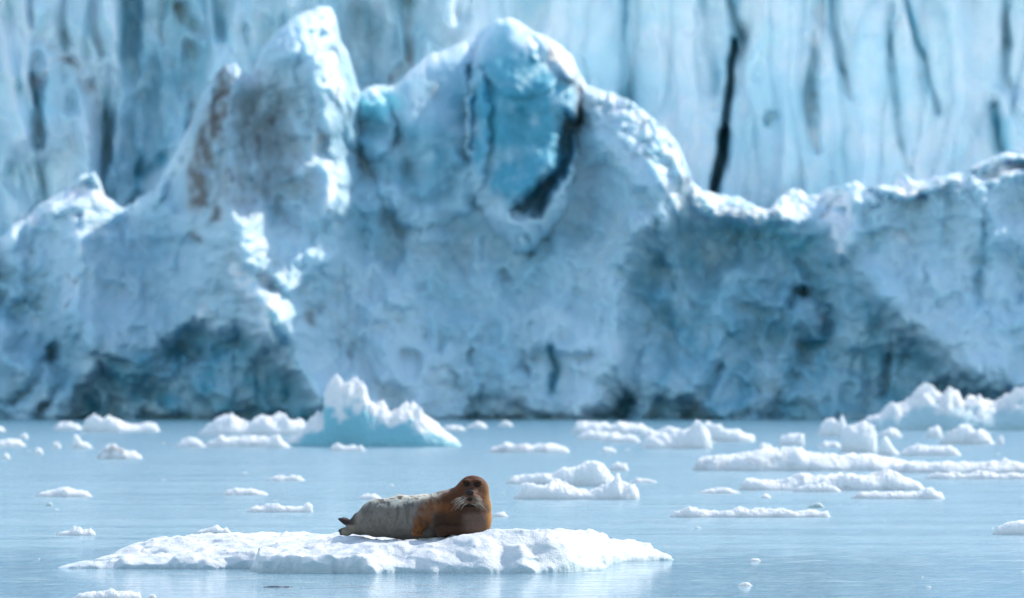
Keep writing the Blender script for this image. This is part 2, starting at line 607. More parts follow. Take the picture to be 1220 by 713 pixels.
FRONT_TURQ = [
    ('poly', [(426, 118), (470, 112), (482, 130), (450, 150), (430, 140)], 8, 0.8),
    ('line', [(880, 272), (930, 276), (968, 290)], 9, 0.55),
    ('line', [(600, 45), (606, 75)], 14, 0.3),
    ('line', [(1040, 262), (1050, 300)], 14, 0.2),
    ('line', [(404, 80), (410, 110)], 10, 0.5),
    ('line', [(780, 170), (800, 195)], 12, 0.35),
]
FRONT_DIRT = [
    ('line', [(268, 84), (258, 120), (246, 165), (238, 210), (236, 238)], 12, 1.0),
    ('line', [(250, 130), (232, 180), (230, 225)], 6, 0.8),
    ('line', [(264, 100), (262, 150)], 6, 0.9),
    ('line', [(288, 164), (290, 182)], 6, 0.75),
    ('line', [(310, 160), (312, 178)], 5, 0.6),
    ('line', [(332, 108), (332, 170)], 7, 0.55),
    ('line', [(268, 212), (274, 215)], 6, 0.8),
    ('line', [(256, 246), (254, 262)], 6, 0.7),
    ('line', [(234, 282), (238, 290)], 6, 0.8),
    ('line', [(370, 382), (372, 390)], 5, 0.8),
    ('line', [(652, 50), (672, 84), (688, 108)], 5, 0.6),
    ('line', [(690, 120), (694, 140)], 5, 0.6),
    ('line', [(510, 100), (514, 110)], 5, 0.4),
    ('poly', [(225, 130), (300, 90), (360, 90), (370, 230), (300, 260), (240, 250)], 24, 0.36),
    ('line', [(310, 300), (360, 340), (420, 410), (450, 470)], 12, 0.16),
    ('line', [(455, 260), (500, 300), (545, 310)], 14, 0.14),
]
FRONT_SHADE_AND_WET = [  # shade painted into the hollows, plus the wet band along the waterline
    ('poly', [(745, 250), (800, 240), (820, 330), (790, 400), (745, 380)], 26, 0.45),
    ('poly', [(1040, 385), (1080, 395), (1120, 430), (1210, 465), (1190, 500), (1070, 500), (1080, 450)], 10, 0.8),
    ('poly', [(870, 270), (960, 300), (1000, 360), (960, 420), (900, 400)], 24, 0.35),
    ('line', [(130, 440), (200, 430), (290, 420), (335, 440)], 16, 0.4),
    ('poly', [(-40, 300), (40, 290), (70, 360), (20, 380), (-40, 370)], 20, 0.55),
    ('line', [(500, 240), (430, 270)], 14, 0.3),
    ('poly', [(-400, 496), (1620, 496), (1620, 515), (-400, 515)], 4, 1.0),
]
FRONT_LIT_SNOW = [('poly', f[0], 6, 0.95) for f in FRONT_FACETS] + [  # sunlight painted white on the tilted planes, with snowy crest lines
    ('line', [(690, 108), (740, 116), (790, 152), (812, 200)], 6, 0.5),
    ('line', [(470, 102), (510, 70), (560, 46)], 5, 0.5),
    ('line', [(590, 26), (620, 28), (650, 44)], 5, 0.6),
    ('line', [(350, 20), (395, 10)], 4, 0.6),
    ('line', [(0, 288), (60, 238), (100, 210)], 6, 0.6),
    ('line', [(1020, 225), (1220, 190)], 12, 0.8),
]


def build_front():
    us = np.concatenate([np.arange(-1500, -420, 9.0), np.arange(-420, 1640, 2.0), np.arange(1640, 2720, 9.0)])
    ridge = rid(us)
    nrow = 270
    t = np.linspace(0, 1, nrow) ** 1.08
    base_py = 506.0
    U = np.broadcast_to(us, (nrow, len(us))).astype(np.float32)
    V = (ridge[None, :] + (base_py - ridge[None, :]) * t[:, None]).astype(np.float32)
    # warped sketch coordinates
    wu = U + 9 * fbm(U / 55, V / 55, 1.3, 4) + 3 * fbm(U / 13, V / 13, 8.3, 2)
    wv = V + 9 * fbm(U / 55, V / 55, 7.9, 4) + 3 * fbm(U / 13, V / 13, 2.3, 2)
    s = (V - ridge) / (base_py - ridge)
    lean = 11 + 2 * perlin(us / 210, 2.2) - 5.0 * smooth(670, 760, us) - 4.0 * smooth(215, 255, us) * (1 - smooth(385, 430, us)) + 3.0 * smooth(350, 620, us) * (1 - smooth(640, 760, us))
    Y0 = 660.0
    Y = Y0 + lean * (1 - s) ** 1.25
    Y = Y + 1.8 * np.exp(-(V - ridge) / 4.0)                     # rounded crest
    for (c, r, a, tilt, *pw) in FRONT_BULGES:
        du, dv = (wu - c[0]) / r[0], (wv - c[1]) / r[1]
        Y = Y - a * np.clip(1 - du * du - dv * dv, 0, 1) ** (pw[0] if pw else 0.5) * (1 + tilt * du)
    for pts, wd, amp in FRONT_STROKES:
        d, al = line_dist(wu, wv, pts)
        pr = np.exp(-(d / wd) ** 2) if amp < 0 else np.exp(-(d / wd) ** 1.3)
        Y = Y - amp * pr
    for pts, dep, fe in FRONT_HOLLOWS:
        Y = Y + dep * smooth(-fe, fe, poly_dist(wu, wv, pts))
    for pts, gx, gy, fe in FRONT_FACETS:
        p = np.array(pts)
        m = smooth(-fe * 0.6, fe, poly_dist(wu, wv, pts))
        Y = Y + m * (gx * (wu - p[:, 0].mean()) - gy * (wv - p[:, 1].mean()))
    Y = Y + 60 * np.clip((np.abs(U - 610) - 1250) / 800, 0, 2) ** 2
    calm = 1 - 0.7 * smooth(1.15, 0.85, np.hypot((U - 565) / 125, (V - 145) / 120))
    Y = Y + 2.2 * fbm(U / 120, V / 130, 3.1, 3) - calm * 0.3 * billow(wu / 42, wv / 50, 5.0, 4, 0.42) \
        + calm * 0.26 * fbm(wu / 13, wv / 15, 9.4, 4, 0.6) - calm * 0.16 * billow(U / 9, V / 10, 2.2, 2) + 0.05 * fbm(U / 4.5, V / 4.5, 2.4, 2)
    crestm = np.exp(-(V - ridge) / 30.0) * smooth(660, 720, U)
    Y = Y - 2.6 * crestm * (billow(wu / 19, wv / 16, 3.3, 3, 0.5) - 0.5)
    Y = Y + calm * (facets(wu, wv, 78, 70, 3, 0.022, 0.8, 11) + facets(wu + 3, wv, 30, 32, 5, 0.026, 0.28, 9)) + (1 - calm) * 0.6 * facets(wu, wv, 60, 70, 8, 0.012, 0.4, 9)
    ridge_n = 0.4 * (1 - np.abs(perlin(wu / 22 + 0.6 * perlin(U / 60, V / 60), wv / 60, 4.0))) ** 3
    Y = Y + ridge_n * 0.8 * calm
    P = np.stack([(U - 610) * Y / FPX, Y, CAM_H + (HORIZON - V) * Y / FPX], -1)
    # body behind the crest
    rows = []
    top = P[0]
    for back, drop in ((60, 22), (34, 9), (20, 3.2), (11, 1.2), (6, 0.45), (3.2, 0.16), (1.4, 0.03)):
        q = top.copy()
        q[:, 1] += back
        q[:, 2] -= drop + 0.4 * (1 - math.exp(-back / 4)) * fbm(us / 14, back / 3.0, 6.6, 3)
        q[:, 2] = np.maximum(q[:, 2], -1)
        rows.append(q)
    nb = len(rows)
    P = np.concatenate([np.stack(rows), P])
    P[-1, :, 2] = np.minimum(P[-1, :, 2], -0.4)

    def pad(a):
        return np.concatenate([np.repeat(a[:1], nb, 0), a]).ravel()
    br = 0.75 + 0.5 * fbm(U / 30, V / 34, 12.0, 4)
    attrs = {'blue': pad(np.clip(masks(wu, wv, FRONT_BLUE) * br, 0, 1)),
             'turquoise': pad(masks(wu, wv, FRONT_TURQ)),
             'dirt': pad(np.clip(masks(wu, wv, FRONT_DIRT) * (1.05 + 0.8 * fbm(U / 14, V / 26, 2.0, 3)), 0, 1)),
             'shade_and_wet': pad(np.clip(masks(wu, wv, FRONT_SHADE_AND_WET) * (0.75 + 0.8 * fbm(U / 24, V / 24, 4.0, 3)), 0, 1)),
             'snow': np.concatenate([np.full(nb * len(us), 0.9), np.clip(masks(wu, wv, FRONT_LIT_SNOW) * smooth(-0.55, 0.25, fbm(wu / 12, wv / 14, 7.7, 3)), 0, 1).ravel()])}  # snow behind the crest, painted sunlit white on the face
    q = grid_quads(nb + nrow, len(us))
    link('glacier_terrain', raw_mesh('glacier_terrain', P.reshape(-1, 3), q, M_FRONT, attrs), kind='structure',
         label='low dirty blue mass of collapsed glacier ice with arches along the waterline')


build_front()

# ------------------------------------------------------------------ glacier: the high wall behind
WALL_STROKES = [
    ([(872, -60), (874, 10), (880, 60), (866, 110)], 9, -1.1),
    ([(868, 62), (864, 110), (857, 150), (854, 190), (850, 232), (846, 270)], 4.4, -3.4),
    ([(856, 160), (853, 195), (850, 240)], 6, -2.6),
    ([(896, -40), (890, 30), (882, 55)], 7, -0.9),
    ([(905, 40), (912, 70), (900, 95)], 9, -0.7),
    ([(1062, -40), (1062, 40), (1070, 110), (1078, 165), (1086, 190)], 4.5, -0.5),
    ([(1082, -40), (1090, 20), (1100, 60), (1104, 110), (1112, 140)], 4, -0.6),
    ([(985, -30), (996, 40), (1004, 80), (1018, 110)], 6, -1.0),
    ([(970, -30), (978, 20), (974, 60), (972, 120), (976, 180)], 6, -1.2),
    ([(740, -30), (738, 40), (744, 80), (748, 115)], 5.5, -0.7),
    ([(785, -20), (790, 90), (800, 170)], 8, -0.5),
    ([(838, -30), (842, 60), (848, 120)], 8, -0.5),
    ([(1190, -30), (1196, 40), (1198, 90), (1212, 130), (1240, 150)], 6, -0.8),
    ([(1184, 130), (1190, 150), (1198, 176)], 5, -0.3),
    ([(915, 150), (920, 140)], 6, -1.4),
    ([(1140, -30), (1146, 80), (1138, 190)], 14, 0.9),
    ([(940, -30), (944, 80), (935, 220)], 22, 1.4),
    ([(1035, -30), (1036, 100), (1034, 220)], 24, 1.3),
    ([(150, -60), (154, 30), (152, 70), (162, 110)], 9, -1.1),
    ([(230, -30), (205, 60), (180, 130), (150, 230)], 34, -1.6),
    ([(118, -40), (112, 20), (120, 60)], 7, -1.4),
    ([(200, 190), (190, 200), (180, 205)], 12, -2.5),
    ([(20, -40), (18, 60), (26, 160), (16, 260)], 22, 2.6),
    ([(132, -40), (134, 30), (140, 80)], 8, 2.2),
    ([(36, -40), (36, 60), (38, 130)], 7, 1.8),
    ([(52, 130), (54, 90), (68, 66), (86, 64), (98, 78), (104, 130), (108, 240)], 12, 1.8),
    ([(48, 100), (52, 130), (46, 170)], 9, -0.9),
    ([(214, 10), (222, 30), (236, 36)], 8, -1.5),
    ([(268, 15), (264, 35)], 10, -2.2),
    ([(484, -20), (488, 40), (484, 70), (468, 90)], 8, -1.3),
    ([(540, -20), (536, 10), (545, 30)], 8, 1.4),
    ([(290, -20), (250, 100), (200, 230)], 18, 2.4),
    ([(420, -30), (440, 60), (430, 110)], 24, -1.8),
]
WALL_HOLLOWS = [
    ([(160, 90), (228, 60), (235, 120), (205, 190), (165, 240), (128, 240), (122, 170)], 1.0, 26),
    ([(870, -60), (905, -60), (910, 20), (888, 70), (874, 70)], 1.4, 14),
    ([(410, 10), (480, -10), (480, 90), (440, 105), (415, 90)], 1.4, 22),
    ([(1186, 110), (1260, 130), (1250, 190), (1205, 180)], -2.0, 10),
]
WALL_FACETS = [
    ([(2, -40), (20, -40), (22, 60), (30, 120), (34, 172), (24, 168), (8, 70)], 0.13, 0.05, 5),
    ([(30, -40), (40, -40), (44, 60), (40, 120), (32, 100)], 0.13, 0.05, 4),
    ([(52, 84), (66, 66), (88, 62), (100, 78), (92, 84), (80, 76), (64, 84)], 0.03, 0.14, 4),
    ([(94, 92), (112, 94), (120, 130), (112, 172), (104, 160), (108, 125)], 0.12, 0.07, 4),
    ([(132, -40), (142, -40), (142, 40), (136, 52)], 0.12, 0.04, 4),
    ([(966, -40), (980, -20), (984, 30), (978, 56), (972, 20)], 0.12, 0.05, 4),
    ([(536, -30), (548, -10), (552, 30), (542, 30)], 0.12, 0.07, 4),
    ([(286, -20), (298, -20), (292, 24), (280, 40)], 0.10, 0.06, 4),
    ([(1196, 132), (1216, 136), (1226, 160), (1214, 156)], 0.06, 0.10, 4),
]
WALL_BULGES = [((78, 180), (32, 112), 2.6, 0.2), ((108, 150), (18, 45), 1.2, 0.2), ((560, 20), (60, 120), 2.0, 0), ((700, 60), (50, 160), 1.5, 0)]
WALL_BLUE = [
    ('line', [(868, 60), (864, 110), (857, 150), (854, 190), (850, 232)], 8, 1.0), ('line', [(872, -60), (876, 60)], 9, 0.6),
    ('poly', [(165, 100), (232, 50), (250, 80), (210, 190), (170, 250), (128, 250), (120, 150)], 30, 0.6),
    ('line', [(150, -40), (154, 60)], 16, 0.7),
    ('line', [(48, 100), (52, 130), (46, 170)], 12, 0.6),
    ('line', [(200, 190), (188, 200), (178, 206)], 12, 1.0),
    ('line', [(1062, 0), (1062, 40), (1070, 110), (1078, 165)], 7, 0.7),
    ('line', [(1090, 0), (1100, 60), (1104, 110), (1112, 140)], 7, 0.75),
    ('line', [(985, -30), (996, 40), (1004, 80)], 9, 0.55),
    ('line', [(740, -30), (738, 40), (744, 80), (748, 115)], 8, 0.7),
    ('line', [(838, 0), (848, 110)], 8, 0.5),
    ('line', [(972, 60), (974, 150)], 7, 0.45),
    ('line', [(1184, 130), (1190, 150), (1198, 176)], 8, 0.8),
    ('line', [(1196, 0), (1198, 90), (1212, 120)], 10, 0.5),
    ('poly', [(405, 0), (500, -20), (560, 10), (540, 60), (470, 100), (420, 100)], 24, 0.5),
    ('poly', [(-40, -40), (130, -40), (130, 280), (-40, 280)], 40, 0.12),
    ('poly', [(130, -60), (330, -60), (300, 60), (180, 120), (130, 100)], 30, 0.2),
]
WALL_DIRT = [
    ('line', [(484, -20), (488, 40), (484, 75), (466, 95)], 6, 0.4),
    ('line', [(212, 8), (214, 30)], 5, 0.45),
    ('line', [(228, 30), (222, 80), (226, 120)], 7, 0.25),
    ('line', [(1194, 20), (1194, 60)], 6, 0.35),
    ('line', [(975, 118), (976, 132)], 5, 0.4),
    
]
WALL_TURQ = [('line', [(262, 22), (268, 36)], 9, 0.5), ('line', [(1204, 150), (1206, 170)], 8, 0.6), ('line', [(200, 20), (260, 90), (230, 60)], 20, 0.2)]
WALL_LIT_STREAKS = [  # sunlit streaks and edges painted white on the columns
    ('line', [(8, -20), (10, 60), (22, 130)], 8, 0.8), ('line', [(34, -20), (36, 60), (38, 120)], 6, 0.7),
    ('line', [(52, 100), (66, 68), (86, 62), (96, 76)], 5, 0.7), ('line', [(102, 92), (114, 110), (116, 135), (108, 170)], 6, 0.7),
    ('line', [(134, 0), (138, 40)], 5, 0.5), ('line', [(975, 0), (980, 30), (976, 55)], 4, 0.7), ('line', [(540, 0), (545, 30)], 6, 0.6),
]


def build_wall():
    us = np.concatenate([np.arange(-1500, -420, 9.0), np.arange(-420, 1640, 2.0), np.arange(1640, 2720, 9.0)])
    vs = np.concatenate([np.linspace(-150, 290, 240), np.linspace(300, 500, 12)])
    U, V = np.meshgrid(us.astype(np.float32), vs.astype(np.float32))
    top = 0
    wu = U + 10 * fbm(U / 70, V / 160, 31.3, 3) + 3 * fbm(U / 14, V / 40, 3.7, 2)
    wv = V + 12 * fbm(U / 70, V / 90, 37.9, 3)
    left = 1 - smooth(300, 720, U)                       # the left is much more broken
    Y = 690.0 + 5.0 * (500 - V) / 500 + 4 * perlin(U / 300, 1.1) + 60 * np.clip((np.abs(U - 610) - 1250) / 800, 0, 2) ** 2
    for (c, r, a, tilt) in WALL_BULGES:
        du, dv = (wu - c[0]) / r[0], (wv - c[1]) / r[1]
        Y = Y - a * np.sqrt(np.clip(1 - du * du - dv * dv, 0, 1)) * (1 + tilt * du)
    for pts, wd, amp in WALL_STROKES:
        d, al = line_dist(wu, wv, pts)
        pr = np.exp(-(d / wd) ** 2.4) if amp < 0 else np.exp(-(d / wd) ** 1.6)
        Y = Y - amp * pr
    for pts, dep, fe in WALL_HOLLOWS:
        Y = Y + dep * smooth(-fe, fe, poly_dist(wu, wv, pts))
    for pts, gx, gy, fe in WALL_FACETS:
        p = np.array(pts)
        Y = Y + smooth(-fe * 0.6, fe, poly_dist(wu, wv, pts)) * (gx * (wu - p[:, 0].mean()) - gy * (wv - p[:, 1].mean()) * 0.6)
    flute = billow(wu / 34, wv / 330, 2.0, 3, 0.5)
    Y = Y + (0.22 + 0.3 * left) * (0.5 - flute) * -1.0
    cre = (1 - np.abs(perlin(wu / 40 + 3, wv / 260, 9.0))) ** 7
    Y = Y + cre * (0.3 + 0.2 * left)
    Y = Y + left * (0.9 * fbm(U / 34, V / 60, 21.0, 4) - 0.6 * billow(wu / 26, wv / 60, 6.0, 3))
    Y = Y + (0.35 + 0.65 * left) * facets(wu, wv, 44, 210, 21, 0.030, 0.55, 14) + (0.12 + 0.88 * left) * facets(wu, wv, 27, 48, 23, 0.030, 0.5, 11)
    Y = Y + 0.16 * fbm(wu / 12, wv / 26, 15.0, 3) + 0.05 * fbm(U / 5, V / 6, 2.0, 2)
    P = np.stack([(U - 610) * Y / FPX, Y, CAM_H + (HORIZON - V) * Y / FPX], -1)
    rows = []
    t0 = P[0]
    for back, rise in ((1500, 62), (500, 46), (180, 35), (85, 24), (40, 12), (15, 5), (4, 1.4)):
        q = t0.copy()
        q[:, 1] += back
        q[:, 2] += rise + (0.3 + 0.12 * rise) * fbm(us / 18, back / 5.0, 1.6, 4)
        rows.append(q)
    nb = len(rows)
    P = np.concatenate([np.stack(rows), P])

    def pad(a):
        return np.concatenate([np.repeat(a[:1], nb, 0), a]).ravel()
    br = 0.75 + 0.5 * fbm(U / 26, V / 60, 22.0, 4)
    blue = np.clip(masks(wu, wv, WALL_BLUE) * br + cre * (0.25 - 0.05 * left) + 0.06 * left, 0, 1)
    attrs = {'blue': pad(blue), 'turquoise': pad(masks(wu, wv, WALL_TURQ)),
             'dirt': pad(np.clip(masks(wu, wv, WALL_DIRT) * (0.7 + 0.9 * fbm(U / 16, V / 22, 2.0, 3)), 0, 1)),
             'shade_and_wet': pad(np.zeros_like(blue)),
             'snow': np.concatenate([np.full(nb * len(us), 0.9), masks(wu, wv, WALL_LIT_STREAKS).ravel()])}  # snow above the wall, painted sunlit streaks on its face
    link('glacier_terrain', raw_mesh('glacier_terrain', P.reshape(-1, 3), grid_quads(nb + len(vs), len(us)), M_WALL, attrs), kind='structure',
         label='tall pale fluted wall of glacier ice split by a dark crevasse')


build_wall()

# ------------------------------------------------------------------ drifting ice
def ice_piece(name, sil, base, depth, label, cat, group=None, mat=None, lump=0.30, seed=0.0, melt=0.0, dirt=0.0, res=1.0, steep=2.6, crest=0.25, freq=1.0):
    """one piece of ice: its skyline (photo px) at the distance where its base row meets the water"""
    Y = water_Y(base)
    s = Y / FPX
    sil = np.array(sil, float)
    x0, x1 = sil[0, 0], sil[-1, 0]
    xc = 0.5 * (x0 + x1)
    Wd = (x1 - x0)
    hmax = max(base - sil[:, 1].min(), 1.0)
    D = depth                                             # half depth in px units
    step = max(0.55, min(res, hmax / 7, Wd / 22))
    step = max(step, Wd / 260)
    stepy = max(step, D / 26)
    xs = np.arange(-Wd / 2 - 3 * step, Wd / 2 + 3 * step, step)
    ys = np.arange(-D * 1.25 - 2 * stepy, D * 1.25 + 2 * stepy, stepy)
    zs = np.arange(-3.2 * step, hmax * 1.25 + 3 * step, step)
    X, Yl, Z = np.meshgrid(xs.astype(np.float32), ys.astype(np.float32), zs.astype(np.float32), indexing='ij')
    k = freq / max(6.0, min(hmax * 1.1, 26))
    x2, y2 = X[:, :, :1], Yl[:, :, :1]
    prof = np.interp(xs + xc + 0.0, sil[:, 0], base - sil[:, 1], left=0, right=0)
    prof = np.clip(prof, 0, None)[:, None, None]
    env = np.interp(np.abs(xs) / (Wd / 2), [0, 0.5, 0.8, 0.95, 1.0], [1, 0.95, 0.75, 0.45, 0.12])[:, None, None]
    Dx = D * env * (1 + 0.35 * perlin(x2 * k * 0.7, seed, 1.7))
    v = (y2 - crest * Dx) / Dx
    cut = np.where(v < 0, np.abs(v) / (1 + crest), np.abs(v) / (1 - crest))
    shape = np.clip(1 - cut ** steep, 0, 1) ** 0.7
    lumps = 0.5 - 1.3 * billow(x2 * k + seed, y2 * k * 0.8, seed * 1.7, 4, 0.55)
    H = prof * shape * (1 + lump * lumps) + np.where(shape > 0, 0.0, -1.0) * step * 2
    H = np.minimum(H, prof * 1.06 + 0.3)
    f = Z - H
    n3 = billow(X * k * 1.9, Yl * k * 1.4 + seed, Z * k * 2.2 + seed * 3, 4, 0.6) - 0.4
    if int(seed * 10) % 2:
        n3 = -0.8 * n3 + 0.25 * perlin(X * k * 0.9, Yl * k * 0.8, Z * k * 3.0 + seed)
    f = f + n3 * lump * hmax * 0.30 * np.clip(shape, 0, 1)
    f = np.maximum(f, -(Z + 2.0 * step))
    f = np.minimum(np.maximum(f, -50), 50)
    vts, q = surface_nets(f, (xs[0], ys[0], zs[0]), (xs[1] - xs[0], ys[1] - ys[0], step))
    vts = relax(vts, q, 1, 0.25)
    vx, vy, vz = vts.T
    lim = np.interp(vx + xc, sil[:, 0], base - sil[:, 1])
    m = melt * smooth(0.72, 0.38, vz / np.maximum(lim, 1) + 0.28 * fbm(vx * k * 1.6, vy * k, vz * k * 1.6 + seed, 4)) * smooth(0.4 * D, -0.1 * D, vy)
    m = np.maximum(m, 0.7 * smooth(2.2 * step, 0.2 * step, vz))
    dd = dirt * smooth(0.1, 0.55, fbm(vx * k * 1.1, vy * k, vz * k * 1.5 + seed + 9, 3)) if dirt else np.zeros_like(vx)
    me = raw_mesh(name, vts * s, q, mat or M_FAR, {'melt': m, 'dirt': dd})
    return link(name, me, label=label, cat=cat, group=group, loc=((xc - 610) * s, Y + D * s * 0.9, 0))


G = 'drift ice scattered on the water'


def flat_sil(x0, x1, top, base, n=None, seed=0.0, rough=0.35):
    """a low uneven skyline between two ends"""
    n = n or max(5, int((x1 - x0) / 6))
    xs = np.linspace(x0, x1, n)
    e = np.sin(np.linspace(0, np.pi, n)) ** 0.45
    r = 1 - rough * (0.5 + 0.9 * fbm(xs / 14.0, seed, 0.5, 3))
    y = base - (base - top) * e * np.clip(r, 0.15, 1)
    return list(zip(xs, y))


# the two icebergs
ice_piece('iceberg', [(336, 533), (345, 522), (356, 514), (368, 500), (378, 492), (386, 488), (384, 476), (386, 462), (390, 450), (400, 449), (408, 455),
                      (416, 450), (424, 452), (434, 458), (440, 472), (448, 480), (458, 481), (466, 486), (478, 483), (490, 480), (500, 484),
                      (510, 496), (522, 506), (534, 516), (546, 526), (550, 532)], 532.5, 34,
          'turquoise iceberg with a snowy double peak rising behind the seal', 'iceberg', None, M_BERG, 0.2, 3.4, melt=1.0, steep=2.0, crest=0.35)
ice_piece('iceberg', [(1018, 512), (1030, 502), (1042, 494), (1054, 488), (1066, 478), (1074, 480), (1086, 476), (1096, 464), (1106, 460), (1116, 466),
                      (1124, 472), (1132, 466), (1142, 468), (1150, 476), (1158, 474), (1168, 472), (1176, 480), (1186, 478), (1198, 472), (1210, 464),
                      (1226, 460), (1250, 468), (1280, 480), (1310, 500), (1330, 512)], 513, 40,
          'long pale blue iceberg with several humps at the right edge', 'iceberg', None, M_BERG, 0.3, 8.1, melt=0.6, steep=2.0, crest=0.35)


